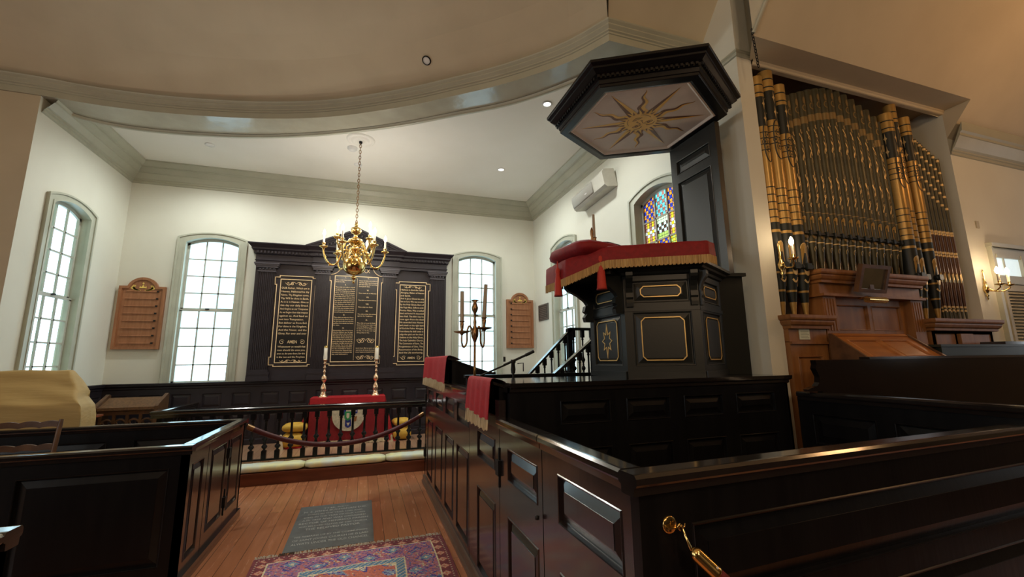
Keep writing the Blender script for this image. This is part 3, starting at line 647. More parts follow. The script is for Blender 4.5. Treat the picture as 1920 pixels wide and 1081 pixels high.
L1 = ["OUR Father, Which art in", "Heaven, Hallowed be thy", "Name. Thy Kingdom come.", "Thy Will be done in Earth,", "As it is in Heaven. Give us", "this day our daily Bread.", "And forgive us our Trespasses", "As we forgive them that trespass", "against us. And lead us", "not into Temptation.", "But deliver us from Evil.", "For thine is the Kingdom.", "And the Power, and the", "Glory, For ever and ever"]
ls = []
for k, s in enumerate(L1):
    wd = .50 if len(s) > 20 else .50*len(s)/23; ls.append((s, -1.595, 3.205-k*.069, .052, wd, 'LEFT'))
ls.append(('AMEN', -1.34, 2.135, .085, .17, 'CENTER'))
for k, s in enumerate(["Whatsoever ye would that", "men should do unto you,", "even so do unto them, for this", "is the Law and the Prophets"]): ls.append((s, -1.34, 2.055-k*.066, .05, .49, 'CENTER'))
lettering('lettering', ls, goldp_m, TL, PT, .014)
g = MB(); flourish(g, -1.34, 3.31, .40); flourish(g, -1.34, 1.795, .40, .035); 
for s in (-1, 1): ribbon(g, spiral(-1.34+s*.18, 2.16, .01, .05, 0 if s > 0 else PI, s*1.4), .008, PT, .014)
g.build('scrollwork', goldp_m, TL, fix=False)
ls = [('CHAP. XX', -.20, 3.60, .12, .50, 'CENTER'), ('TH', .14, 3.70, .05, .06, 'CENTER')]
def block(x0, wd, z, lines, dz=.0395, h=.031):
    for s in lines:
        full = len(s) > 22; ls.append((s, x0, z, h, wd if full else wd*len(s)/26, 'LEFT')); z -= dz
    return z
cl, w_ = -.61, .375
ls.append(('I.', cl+.19, 3.47, .035, None, 'CENTER')); z = block(cl, w_, 3.42, ['Thou shalt have none other', 'Gods but Me.'])
ls.append(('II.', cl+.19, z-.02, .035, None, 'CENTER'))
z = block(cl, w_, z-.07, ['Thou shalt not make to thyself', 'any graven image, nor the like-', 'ness of any thing that is in Heaven', 'above, or in the Earth beneath,', 'or in the Water under the Earth.', 'Thou shalt not bow down to them', 'nor worship them, for I the Lord', 'thy God am a jealous God and', 'visit the Sins of the Fathers upon', 'the Children, unto the third', 'and fourth Generation of them', 'that hate me, and shew mercy', 'unto thousands in them that love', 'me and keep my Commandments.'])
ls.append(('III.', cl+.19, z-.02, .035, None, 'CENTER'))
z = block(cl, w_, z-.07, ['Thou shalt not take the Name', 'of the Lord thy God in vain;', 'for the Lord will not hold him', 'guiltless that taketh his Name', 'in vain.'])
ls.append(('IV.', cl+.19, z-.02, .035, None, 'CENTER'))
z = block(cl, w_, z-.065, ['Remember that thou keep', 'holy the Sabbath day. Six days', 'shalt thou labour and do all that', 'thou hast to do, but the seventh', 'is the Sabbath of the Lord thy God.', 'In it thou shalt do no manner of', 'work, thou and thy Son and thy', 'Daughter, thy Man servant and', 'thy Cattle. For in six days', 'the Lord made Heaven and Earth,', 'the Sea and all that in them is,', 'and rested the Seventh day;', 'wherefore the Lord blessed the', 'day, and hallowed it.'], .0365, .029)
cl = -.17+.01
ls.append(('V.', cl+.18, 3.47, .035, None, 'CENTER')); z = block(cl, .36, 3.42, ['Honour thy Father and thy Mother', 'that thy days may be long in', 'the land which the Lord thy', 'God giveth thee.'])
for num, tx in (('VI.', ['Thou shalt do no Murder.']), ('VII.', ['Thou shalt not commit Adultery.']), ('VIII.', ['Thou shalt not Steal.']), ('IX.', ['Thou shalt not bear false witness', 'against thy Neighbour.']),
                ('X.', ['Thou shalt not covet thy Neigh-', 'bours House, thou shalt not', 'covet thy Neighbours Wife, nor', 'his Servant, nor his Maid, nor', 'his Ox, nor his Ass, nor any', 'thing that is his.'])):
    ls.append((num, cl+.18, z-.045, .042, None, 'CENTER')); z = block(cl, .36, z-.105, tx)
for k, s in enumerate(['Lord, have Mercy upon us,', 'and write all these thy Laws', 'in our hearts we beseech thee.']): ls.append((s, cl, 2.03-k*.04, .031, .36, 'LEFT'))
lettering('lettering', ls, goldp_m, TC, PT, .014)
g = MB(); flourish(g, .02, 2.19, .36, .075); flourish(g, .02, 1.85, .36, .06); ribbon(g, [(-.195, 3.48), (-.2, 1.80)], .004, PT, .014); g.build('scrollwork', goldp_m, TC, fix=False)
L3 = ["I Believe in God the Father", "Almighty, Maker of Heaven", "and Earth.", "And in Jesus Christ his only", "Son our Lord, Who was conceived", "by the Holy Ghost, Born of", "the Virgin Mary, Suffered under", "Pontius Pilate, Was crucified", "dead, and buried. He descended", "into Hell. The third day he", "rose again from the dead", "He ascended into Heaven", "and sitteth on the right hand", "of God the Father Almighty", "From thence he shall come to", "judge the quick and the dead.", "I believe in the Holy Ghost,", "The holy Catholick Church,", "The Communion of Saints, The", "Forgiveness of Sins, The", "Resurrection of the Body,", "And the Life everlasting."]
ls = [(s, .69, 3.26-k*.0635, .048, .495 if len(s) > 20 else .495*len(s)/24, 'LEFT') for k, s in enumerate(L3)]; ls.append(('AMEN', .94, 1.815, .06, .15, 'CENTER'))
lettering('lettering', ls, goldp_m, TR, PT, .014)
g = MB(); flourish(g, .94, 3.335, .38, .03)
for s in (-1, 1): ribbon(g, spiral(.94+s*.15, 1.835, .01, .045, 0 if s > 0 else PI, s*1.4), .008, PT, .014); ribbon(g, [(.94+s*.17, 1.80), (.94+s*.23, 1.86)], .006, PT, .014)
g.build('scrollwork', goldp_m, TR, fix=False)

# ------------------------------------------------------------------ altar, cloth, candlesticks
AX0, AX1, AY0, AY1, AZ = -.895, .425, 8.92, 9.50, 1.115
r = thing('altar_cloth', 'long red cloth over the altar with a round cream shield emblem and cream fringe', 'cloth', (-.23, 9.2, AZ))
m = MB(); m.sm = False
def skirt(mb, pts, z1, z0, amp, flare, rows=8, wl=.17):
    """folded cloth hanging along a path; pts (x, y, outward nx, ny)"""
    vs = []; fs = []; n = len(pts)
    for j in range(rows+1):
        t = j/rows
        for i, (x, y, nx, ny, q) in enumerate(pts):
            d = flare*t*q+amp*t*math.sin(i*PI/3.0+math.sin(i*.9)*.8)*(.35+.65*q); vs.append((x+nx*d, y+ny*d, z1+(z0-z1)*t))
    for j in range(rows):
        for i in range(n-1): fs.append((j*n+i, j*n+i+1, (j+1)*n+i+1, (j+1)*n+i))
    sm = mb.sm; mb.sm = True; mb.add(vs, fs); mb.sm = sm
m.box(AX0, AY0, AZ-.012, AX1, AY1, AZ)
fr = [(AX0+(AX1-AX0)*i/40, AY0, 0, -1, 0.15) for i in range(41)]
lf = [(AX0, AY1-(AY1-AY0)*i/16, -1, 0, 1.0*min(1, .5+i/12)) for i in range(17)]; rt = [(AX1, AY0+(AY1-AY0)*i/16, 1, 0, 1.0) for i in range(17)]
m.mi = 1; skirt(m, fr, AZ-.001, ZP+.07, .012, .02)
m.mi = 0; skirt(m, lf+[(AX0, AY0, -.7, -.7, 1.0)], AZ-.001, ZP+.01, .045, .20); skirt(m, [(AX1, AY0, .7, -.7, .9)]+rt, AZ-.001, ZP+.03, .045, .15)
m.box(AX0, AY0-.006, AZ-.14, AX1, AY0, AZ)
m.build('drape', [red_m, redd_m], r, fix=False)
m = MB(); vs = []
for i in range(60):
    x = AX0-.1+(AX1-AX0+.16)*i/59; vs.append((x, AY0-.03+.012*math.sin(i*1.3), ZP+.075, ZP+.008+.008*math.sin(i*2.1)))
for a, b in zip(vs, vs[1:]): m.quad((a[0], a[1], a[2]), (b[0], b[1], b[2]), (b[0], b[1]-.012, b[3]), (a[0], a[1]-.012, a[3]))
m.build('fringe', fringe_m, r, fix=False)
for sx in (AX0-.19, AX1+.13):
    m = MB(); m.lathe([(.02, .12), (.03, .09), (.028, .07), (.05, .0)], (sx, AY0-.03, ZP), 10); m.build('tassel', fringe_m, r)
# puddled corner of the cloth
m = MB(); m.sm = True
for (cx_, cy_, rx, ry, h) in ((AX0-.20, AY0-.02, .19, .13, .07), (AX1+.12, AY0+.05, .14, .10, .06)):
    m = MB(); m.sm = True; vs = []; fs = []; NA = 28; NR = 5
    for j in range(NR+1):
        rr = j/NR
        for i in range(NA):
            a = 2*PI*i/NA; q = rr*(1+.12*math.sin(5*a)+.08*math.sin(9*a+1)); vs.append((cx_+rx*q*math.cos(a), cy_+ry*q*math.sin(a), ZP+.004+h*(1-rr**2)*(.8+.3*math.sin(6*a+rr*4))))
    for j in range(NR):
        for i in range(NA): fs.append((j*NA+i, j*NA+(i+1) % NA, (j+1)*NA+(i+1) % NA, (j+1)*NA+i))
    m.add(vs, fs); m.build('trailing_corner', red_m, r, fix=False)
PE = F((0, AY0-.03, 0), (1, 0, 0), (0, -1, 0)); ec = -.22
def ell(uc, zc_, ru, rz, k=28, a0=0, a1=2*PI): return [(uc+ru*math.cos(a0+(a1-a0)*i/k), zc_+rz*math.sin(a0+(a1-a0)*i/k)) for i in range(k if abs(a1-a0) > 6.2 else k+1)]
m = MB(); m.prism([PE(u, z) for u, z in [(ec+.285, .98)]+ell(ec, .80, .285, .29, 20, 0, -PI)+[(ec-.285, .98)]], (0, -.006, 0)); em = m.build('emblem', mat('embroidered_cream_silk', (0.66, 0.58, 0.42), 0.8, col2=(.48, .42, .30), nscale=25), r)
m = MB(); PF = lambda u, z, n=0.0: PE(u, z, n+.008)
blue = mat('embroidered_blue', (0.02, 0.03, 0.22), .8); green = mat('embroidered_green', (0.03, 0.28, 0.09), .8); brn = mat('embroidered_brown', (.30, .12, .04), .8)
m.mi = 0; m.poly([PF(ec-.10, .96), PF(ec-.045, .96), PF(ec-.045, .80), PF(ec-.10, .80)]); m.poly([PF(ec+.07, .96), PF(ec+.155, .96), PF(ec+.155, .82), PF(ec+.07, .82)])
m.poly([PF(ec-.055, .72), PF(ec+.05, .72), PF(ec+.055, .60), PF(ec, .565), PF(ec-.055, .60)])
m.mi = 1; m.poly([PF(ec-.07, .86, .001), PF(ec+.05, .86, .001), PF(ec+.05, .74, .001), PF(ec-.01, .69, .001), PF(ec-.07, .74, .001)])
m.mi = 3; m.poly([PF(ec-.035, .83, .002), PF(ec+.015, .83, .002), PF(ec+.015, .76, .002), PF(ec-.01, .73, .002), PF(ec-.035, .76, .002)]); m.poly([PF(ec-.03, .66, .001), PF(ec+.03, .66, .001), PF(ec, .60, .001)])
for k in range(3): m.poly([PF(ec+.09+.0, .94-k*.035, .001), PF(ec+.14, .94-k*.035, .001), PF(ec+.14, .925-k*.035, .001), PF(ec+.09, .925-k*.035, .001)])
m.mi = 2; m.poly([PF(ec+.09, .76), PF(ec+.15, .77), PF(ec+.14, .68), PF(ec+.09, .67)]); m.poly([PF(ec-.15, .74), PF(ec-.10, .76), PF(ec-.12, .66)])
m.build('coat_of_arms', [blue, green, brn, mat('embroidered_cream', (.7, .62, .45), .8)], em, fix=False)
def candlestick(x, y, lab):
    r = thing('altar_candlestick', lab, 'candlestick', (x, y, AZ), 'brass candlesticks on the altar')
    m = MB(); m.lathe([(.085, 0), (.085, .02), (.062, .03), (.06, .05), (.045, .07), (.052, .12), (.058, .17), (.04, .22), (.02, .25), (.022, .28), (.05, .31), (.055, .345), (.045, .38), (.02, .41), (.018, .45), (.034, .47), (.02, .49), (.017, .53), (.032, .55), (.018, .57), (.017, .61), (.036, .625), (.02, .64), (.03, .67), (.04, .69), (.04, .70), (.001, .70)], (x, y, AZ), 18, caps=False)
    m.build('stem', altbrass_m, r)
    m = MB(); m.lathe([(.036, .695), (.036, .76), (.033, .80), (.033, .92), (.02, .925)], (x, y, AZ), 14); m.build('candle', candle_m, r)
    m = MB(); m.lathe([(.036, .925), (.036, .95), (.022, .965), (.001, .967)], (x, y, AZ), 14, caps=False); m.build('candle_follower', brass_m, r)
candlestick(-.70, 9.17, 'tall turned brass candlestick with white candle on the left end of the altar')
candlestick(.245, 9.17, 'tall turned brass candlestick with white candle on the right end of the altar')

# hassocks beside the altar
def pillow(name, x, y, z, sx, sy, sz, lab, cat='cushion', group=None, m_=None, rz=0.0, tas=False, p_=2.6):
    mb = MB(); mb.sm = True; nu, nv = 20, 10; vs = []; fs = []
    def se(w, e): return math.copysign(abs(w)**(2/e), w)
    for j in range(nv+1):
        b = -PI/2+PI*j/nv
        for i in range(nu):
            a = 2*PI*i/nu; cx_ = se(math.cos(b), p_)*se(math.cos(a), 5); cy_ = se(math.cos(b), p_)*se(math.sin(a), 5); cz_ = se(math.sin(b), p_)
            k = 1+.03*math.sin(7*a+3*b); vs.append((sx/2*cx_*k, sy/2*cy_*k, sz/2*cz_+sz/2))
    for j in range(nv):
        for i in range(nu): fs.append((j*nu+i, j*nu+(i+1) % nu, (j+1)*nu+(i+1) % nu, (j+1)*nu+i))
    mb.M = Matrix.Translation((x, y, z)) @ Matrix.Rotation(rz, 4, 'Z'); mb.add(vs, fs)
    o = mb.build(name, m_ or yel_m, loc=(x, y, z)); tag(o, lab, cat, group); return o
pillow('hassock', -1.13, 8.95, ZP, .40, .40, .26, 'plump gold-yellow hassock on the floor left of the altar', 'hassock')
pillow('hassock', -1.11, 8.97, ZP+.262, .42, .38, .16, 'gold-yellow cushion lying on the hassock left of the altar', 'cushion')
pillow('hassock', .76, 9.05, ZP, .36, .38, .25, 'plump gold-yellow hassock on the floor right of the altar', 'hassock')
pillow('hassock', .76, 9.05, ZP+.252, .35, .36, .15, 'gold-yellow cushion lying on the hassock right of the altar', 'cushion', rz=.1)
m = MB(); m.lathe([(.001, .26), (.02, .25), (.02, .2), (.055, .0)], (-1.30, 8.72, ZP), 10, caps=False); tag(m.build('tassel_end', fringe_m, loc=(-1.30, 8.72, ZP)), 'cream tassel leaning by the hassock left of the altar', 'tassel')

# kneeler step and cushions, altar rail
m = MB(); m.box(XL+.01, 7.58, 0, XR-.01, 7.90, ZS); m.box(XL+.01, 7.565, ZS-.03, XR-.01, 7.58, ZS); struct(m.build('trim_11', step_m))
def kneeler(x0, x1, lab):
    mb = MB(); mb.sm = True; L = x1-x0; n = 14; k = 16; vs = []; fs = []
    for i in range(n+1):
        t = i/n; e = 1-max(0, abs(t-.5)*2-.93)/.07*.35
        for j in range(k):
            a = 2*PI*j/k; cc = math.copysign(abs(math.cos(a))**.45, math.cos(a)); ss = math.copysign(abs(math.sin(a))**.55, math.sin(a))
            vs.append((x0+L*t, 7.745+.155*cc*e, ZS+.052+.05*ss*e+.004*math.sin(i*2.1+a)*(ss > 0)))
    for i in range(n):
        for j in range(k): fs.append((i*k+j, i*k+(j+1) % k, (i+1)*k+(j+1) % k, (i+1)*k+j))
    fs += [tuple(range(k)), tuple(range(n*k, n*k+k))[::-1]]
    mb.add(vs, fs); o = mb.build('kneeler_cushion', kn_m, loc=((x0+x1)/2, 7.74, ZS)); tag(o, lab, 'cushion', 'kneeling cushions along the altar rail'); return o
k0 = [(-3.16, -1.99, 'kneeling cushion at the far left behind the box pew'), (-1.975, -.79, 'pale yellow embroidered kneeling cushion, leftmost in view at the rail'), (-.778, .405, 'pale yellow embroidered kneeling cushion in the middle of the rail'), (.415, 1.6, 'pale yellow embroidered kneeling cushion at the right end of the rail')]
KN = []
for a, b, l in k0: KN.append(kneeler(a, b, l))
R1 = thing('altar_rail', 'black turned altar rail with flat handrail along the chancel step', 'railing', (-.9, 7.95, ZP))
m = MB(); hz = 1.085
rp = [(-.055, hz-.05), (-.06, hz-.035), (-.06, hz-.012), (-.045, hz), (.045, hz), (.06, hz-.012), (.06, hz-.035), (.055, hz-.05), (.045, hz-.06), (.045, hz-.105), (-.045, hz-.105), (-.045, hz-.06)]
m.sweep([(3.7, 7.95), (-2.86, 7.95), (-2.86, 9.53)], rp, side=-1, loop=True, caps=True); m.build('handrail', cap_m, R1, fix=False)
m = MB(); m.box(-2.89, 7.92, ZP, 3.7, 7.98, ZP+.018); m.build('base_rail', black_m, R1)
balp = [(.022, .0), (.022, .13), (.026, .135), (.012, .15), (.013, .165), (.027, .185), (.03, .205), (.022, .225), (.012, .24), (.018, .25), (.012, .26), (.016, .285), (.027, .31), (.03, .325), (.02, .345), (.014, .36), (.0125, .45), (.0115, .56), (.012, .60), (.02, .615), (.012, .63), (.023, .645)]
def baluster(mb, x, y, z, H, sc_=1.0):
    k = H/.74
    mb.box(x-.024*sc_, y-.024*sc_, z, x+.024*sc_, y+.024*sc_, z+.135*k)
    mb.lathe([(r_*sc_, z_*k) for r_, z_ in balp if z_ >= .13], (x, y, z), 10)
    mb.box(x-.024*sc_, y-.024*sc_, z+.64*k, x+.024*sc_, y+.024*sc_, z+H)
x = -1.585-.183*6; k = 0; base = None
while x < 3.6:
    if base is None:
        mb = MB(); baluster(mb, -.9, 7.95, ZP, hz-.10-ZP-.015, 1.45); base = mb.build('baluster', black_m, R1); base.location = Vector((x, 7.95, ZP+.015))-Vector((-.9, 7.95, ZP)); b = base
    else: b = base.copy(); C.objects.link(b); b.location = Vector((x, 7.95, ZP+.015))-Vector((-.9, 7.95, ZP)); b.parent = R1
    x += .1828
for k in range(8): b = base.copy(); C.objects.link(b); b.parent = R1; b.location = Vector((-2.86, 8.12+.19*k, ZP+.015))-Vector((-.9, 7.95, ZP))

# ------------------------------------------------------------------ boards, plaque, speaker
def hymn_board(x0, x1, z0, z1, lab, flip):
    r = thing('hymn_board', lab, 'board', ((x0+x1)/2, YB, z0), 'arched oak hymn boards'); P = F((0, YB-.004, 0), (1, 0, 0), (0, -1, 0))
    w_ = x1-x0; zs = z1-.17; sh = w_*.17
    a = [(x0, z0), (x1, z0), (x1, zs), (x1-sh, zs)]+[(u, z) for u, z in arc(x0+sh, x1-sh, zs+.0, .165, 16)][::-1]+[(x0+sh, zs), (x0, zs)]
    m = MB(); m.prism([P(u, z) for u, z in a], P(0, 0, .035)-P(0, 0, 0)); m.build('panel', oak_m, r)
    m = MB(); i1 = frame_strip(m, P, a, .045, .03, .058); frame_strip(m, P, i1, .012, .03, .045); m.build('moulded_frame', oak_m, r, fix=False)
    for k in range(8):
        z = z0+.10+(zs-z0-.16)*k/7.3
        m = MB(); m.prism([P(x0+.11, z, .035), P(x0+.11, z, .052), P(x0+.11, z+.018, .048), P(x0+.11, z+.018, .035)], (w_-.22, 0, 0)); m.build('ledge', oak_m, r)
        m = MB(); xx = (x0+.10) if flip else (x1-.13); m.prism([P(xx, z-.004, .036), P(xx+.03, z-.004, .036), P(xx+.03, z+.024, .036), P(xx, z+.024, .036)], P(0, 0, .022)-P(0, 0, 0)); m.build('ledge_end', iron_m, r)
    g = MB(); xc = (x0+x1)/2; zc_ = zs-.045
    for s in (-1, 1):
        for k in range(6):
            a0 = .15+k*.22; L = .19-.018*k; ux = xc+s*(.03+k*.012); ribbon(g, [(ux+s*L*t*math.cos(a0*t+.1), zc_-.03+L*t*math.sin(a0*.8*t+.15)) for t in [i/6 for i in range(7)]], .020, P, .042)
    g.poly([P(xc-.055, zc_+.01, .046), P(xc+.055, zc_+.01, .046), P(xc+.05, zc_+.05, .046), P(xc+.024, zc_+.03, .046), P(xc, zc_+.08, .046), P(xc-.024, zc_+.03, .046), P(xc-.05, zc_+.05, .046)])
    g.poly([P(*q, .046) for q in ell(xc, zc_+.10, .016, .016, 10)])
    g.build('gilt_crown_and_leaves', goldy_m, r, fix=False)
hymn_board(-4.215, -3.515, 2.03, 3.335, 'brown oak hymn board with gilt crown, left of the chancel by the left corner', False)
hymn_board(3.09, 3.75, 2.035, 3.325, 'brown oak hymn board with gilt crown, right of the chancel by the right corner', True)
r = thing('memorial_plaque', 'small dark metal plaque on the right chancel wall', 'plaque', (XR, 9.03, 2.64)); m = MB(); m.box(XR-.02, 8.76, 2.64, XR, 9.32, 3.0); m.build('plate', plaq_m, r)
PP_ = F((XR-.02, 0, 0), (0, -1, 0), (-1, 0, 0)); g = MB()
frame_strip(g, PP_, [(-9.31, 2.65), (-8.77, 2.65), (-8.77, 2.99), (-9.31, 2.99)], .012, 0, .004)
for k in range(7): ribbon(g, [(-9.25+.02*(k % 3), 2.93-k*.04), (-8.84-.02*(k % 2), 2.93-k*.04)], .012, PP_, .002)
g.build('raised_lettering', mat('worn_pewter', (.32, .31, .28), .4, .6), r, fix=False)
r = thing('wall_speaker', 'long beige column loudspeaker fixed high on the right chancel wall', 'loudspeaker', (3.68, 6.4, 4.68))
m = MB(); m.M = Matrix.Translation((3.70, 6.37, 4.665)) @ Matrix.Rotation(math.radians(-10), 4, 'Y') @ Matrix.Rotation(math.radians(-3), 4, 'X')
pr = [(-.14, -.12), (-.10, -.16), (.10, -.16), (.10, .15), (-.09, .15), (-.14, .10)]
m.prism([(a, -.56, b) for a, b in pr], (0, 1.12, 0)); m.build('casing', spk_m, r)
q = MB(); q.M = m.M; q.sm = True; q.prism([(-.142, -.20, -.115), (-.142, -.20, .095), (-.160, -.20, .07), (-.166, -.20, 0), (-.160, -.20, -.09)], (0, .74, 0)); q.build('grille', spkg_m, r)
q = MB(); q.M = m.M; q.box(-.168, -.02, -.045, -.166, .05, -.03); q.build('badge', white_m, r)
q = MB(); q.box(3.74, 5.9, 4.6, XR, 5.96, 4.7); q.box(3.74, 6.75, 4.6, XR, 6.81, 4.7); q.build('bracket', spk_m, r)

# ------------------------------------------------------------------ chandelier
HX, HY = -.212, 7.33
r = thing('chandelier', 'brass globe chandelier with lit candle bulbs hanging on a chain from the chancel ceiling', 'chandelier', (HX, HY, 3.0))
m = MB(); m.lathe([(.001, .0), (.022, .015), (.024, .03), (.008, .045), (.012, .06), (.045, .085), (.05, .10), (.02, .125), (.025, .14), (.10, .165), (.155, .21), (.178, .27), (.176, .33), (.15, .39), (.10, .43), (.045, .445), (.05, .46), (.035, .48), (.03, .52), (.06, .55), (.07, .58), (.04, .61), (.028, .64), (.05, .66), (.10, .68), (.115, .71), (.10, .74), (.06, .755), (.03, .78), (.028, .81), (.07, .84), (.088, .88), (.08, .92), (.04, .945), (.02, .96), (.03, .985), (.02, 1.01), (.012, 1.03), (.001, 1.035)], (HX, HY, 3.0), 26, caps=False)
m.build('baluster_stem', brass_m, r)
m = MB(); zz = 4.03; k = 0
while zz < 5.46:
    pts = [Vector((.017*math.cos(a), 0, .034*math.sin(a))) for a in [2*PI*i/10 for i in range(10)]]
    if k % 2: pts = [Vector((0, p.x, p.z)) for p in pts]
    m.tube([p+Vector((HX, HY, zz)) for p in pts], .0055, 6, closed=True); zz += .052; k += 1
m.build('chain', abrass_m, r)
def s_arm(ang, z0, R_, dip, top):
    ca, sa = math.cos(ang), math.sin(ang); pr = [(.05, z0), (.12, z0+.05), (.19, z0+.02), (.22, z0-.06), (.26, z0-dip*.8), (.33, z0-dip), (R_-.06, z0-dip*.75), (R_-.01, z0-dip*.2), (R_, top-.06)]
    P3 = []
    for i in range(len(pr)-1):
        p0 = pr[max(i-1, 0)]; p1 = pr[i]; p2 = pr[i+1]; p3 = pr[min(i+2, len(pr)-1)]
        for k in range(4):
            t = k/4; P3.append(tuple(.5*((2*p1[j])+(-p0[j]+p2[j])*t+(2*p0[j]-5*p1[j]+4*p2[j]-p3[j])*t*t+(-p0[j]+3*p1[j]-3*p2[j]+p3[j])*t**3) for j in (0, 1)))
    P3.append(pr[-1]); m = MB(); m.tube([(HX+a*ca, HY+a*sa, b) for a, b in P3], .0145, 8)
    lp = [(.12+.05*math.cos(t), z0-.06+.055*math.sin(t)) for t in [i*.45 for i in range(13)]]; m.tube([(HX+a*ca, HY+a*sa, b) for a, b in lp], .008, 6)
    for (a, b) in ((P3[16]), (P3[22]), (P3[27])): m.lathe([(.001, -.02), (.012, -.008), (.012, .008), (.001, .022)], (HX+a*ca, HY+a*sa, b-.02), 6, caps=False)
    arm = m.build('arm', brass_m, r); cx_, cy_ = HX+R_*ca, HY+R_*sa
    m = MB(); m.lathe([(.012, -.06), (.02, -.05), (.012, -.035), (.05, -.022), (.066, -.008), (.064, 0), (.02, .002), (.024, .03), (.03, .05), (.026, .056), (.018, .056)], (cx_, cy_, top), 14, caps=False); m.build('drip_pan', brass_m, arm)
    m = MB(); m.lathe([(.017, .05), (.016, .17), (.010, .175)], (cx_, cy_, top), 10); m.build('candle_tube', candle_m, arm)
    m = MB(); m.lathe([(.008, .172), (.021, .195), (.024, .215), (.017, .245), (.006, .27), (.001, .28)], (cx_, cy_, top), 10, caps=False); m.build('flame_bulb', bulb_m, arm)
for k in range(6): s_arm(math.radians(8+60*k), 3.50, .475, .22, 3.575)
for k in range(4): s_arm(math.radians(40+90*k), 3.62, .34, .17, 3.70)
for k in range(4): light('chandelier_lamp', 'POINT', (HX+.50*math.cos(k*PI/2+.6), HY+.50*math.sin(k*PI/2+.6), 3.98), 12, (1.0, .94, .84), 0.06)
r = thing('ceiling_rose', 'round moulded white ceiling rose above the chandelier chain', 'ceiling rose', (HX, HY+.07, ZC))
m = MB(); m.lathe([(.235, 0), (.225, -.02), (.19, -.028), (.185, -.015), (.15, -.02), (.14, -.04), (.10, -.045), (.09, -.02), (.06, -.02), (.055, -.045), (.02, -.05), (.001, -.05)], (HX, HY+.02, ZC), 32, caps=False); m.build('rose', ceil_m, r)
m = MB(); m.lathe([(.03, -.045), (.026, -.075), (.012, -.09), (.001, -.09)], (HX, HY, ZC), 12, caps=False); m.build('hook_cup', iron_m, r)

# ------------------------------------------------------------------ box pews
def slab(mb, P, u0, u1, z0, z1, pans_out, pans_in, th=.05, bev=.04, dep=.016):
    panels(mb, P, u0, u1, z0, z1, pans_out, bev=bev, dep=dep)
    Q = lambda u, z, n=0.0: P(u, z, -th-n)
    panels(mb, Q, u0, u1, z0, z1, pans_in, bev=bev, dep=dep)
    for u in (u0, u1): mb.quad(P(u, z0), P(u, z1), P(u, z1, -th), P(u, z0, -th))
    mb.quad(P(u0, z1), P(u1, z1), P(u1, z1, -th), P(u0, z1, -th))
def cap_rail(mb, P, u0, u1, z, th=.05, ov=.028, h=.045):
    pr = [(0, z-h-.03), (.012, z-h-.028), (.014, z-h), (ov-.004, z-h+.004), (ov, z-h+.012), (ov, z-.012), (ov-.010, z-.001), (ov-.02, z)]
    pr = pr+[(-th-a, b) for a, b in pr[::-1]]
    A = [P(u0, b, a) for a, b in pr]; B = [P(u1, b, a) for a, b in pr]; n = len(pr)
    mb.add(A+B, [(i, i+1, i+1+n, i+n) for i in range(n-1)]+[tuple(range(n)), tuple(range(n, 2*n))[::-1]])
def hl_hinge(P, u, z, par, flip=1):
    m = MB()
    for (a, b, c, d) in ((-.035, .035, -.05, .05), (-.008, .008, -.13, .13)):
        v = [P(u+a, z+c, .001), P(u+b, z+c, .001), P(u+b, z+d, .001), P(u+a, z+d, .001)]; m.prism(v, P(0, 0, .02 if a < -.02 else .007)-P(0, 0, 0))
    return m.build('hinge', iron_m, par)
GX = .93
PG = F((GX, 0, 0), (0, 1, 0), (-1, 0, 0))
R = thing('box_pew', 'large black box pew with panelled door on the right of the aisle, nearest the camera', 'pew', (2.3, 2.2, 0))
m = MB(); slab(m, PG, 1.40, 2.275, 0.0, 1.305, [(1.51, 2.08, .97, 1.20), (1.51, 2.08, .14, .76)], [(1.55, 2.15, .4, 1.1)], bev=.045, dep=.02); m.build('side_panel', pewd_m, R, fix=False)
m = MB(); cap_rail(m, PG, 1.475, 2.275, 1.355); m.build('cap_rail', cap_m, R, fix=False)
m = MB(); slab(m, PG, 2.285, 3.055, 0.03, 1.305, [(2.35, 2.87, .975, 1.18), (2.35, 2.88, .14, .76)], [(2.4, 2.9, .4, 1.1)], bev=.045, dep=.02); dr = m.build('door', pewd_m, R, fix=False)
m = MB(); cap_rail(m, PG, 2.285, 3.055, 1.355); m.build('door_cap', cap_m, dr, fix=False); hl_hinge(PG, 3.06, 1.02, dr)
m = MB(); m.sm = True; m.M = Matrix.Translation((GX-.022, 2.31, .93)); m.lathe([(.001, -.012), (.012, -.008), (.013, .008), (.001, .013)], seg=10, caps=False); m.build('knob', iron_m, dr)
m = MB(); m.box(GX-.035, 1.38, 0, GX, 6.93, .035); m.box(GX-.02, 1.38, .035, GX, 6.93, .10); m.build('base_moulding', mat('pale_base_moulding', (.16, .10, .07), .4), R)  # paler colour puts the reflected light along the shoe moulding
# near end, slightly out of square as in the room
ang = Vector((2.57, .10, 0)).normalized(); PN = F((GX, 1.395, 0), ang, (ang.y, -ang.x, 0))
m = MB(); slab(m, PN, .0, 3.6, 0.0, 1.305, [(.22, 3.45, .90, 1.165), (.22, 3.45, .12, .80)], [(.3, 1.6, .85, 1.15), (1.8, 3.2, .85, 1.15)], bev=.05, dep=.02); m.build('end_panel', black_m, R, fix=False)
m = MB(); cap_rail(m, PN, -.028, 3.6, 1.355, ov=.03); m.build('cap_rail', cap_m, R, fix=False)
PRW = F((3.70, 0, 0), (0, 1, 0), (-1, 0, 0))
m = MB(); slab(m, PRW, 1.50, 2.985, 0.0, 1.40, [(1.66, 2.24, 1.02, 1.27), (2.36, 2.86, 1.02, 1.27), (1.66, 2.24, .2, .9), (2.36, 2.86, .2, .9)], [], th=.05, bev=.05); m.build('side_panel', black_m, R, fix=False)
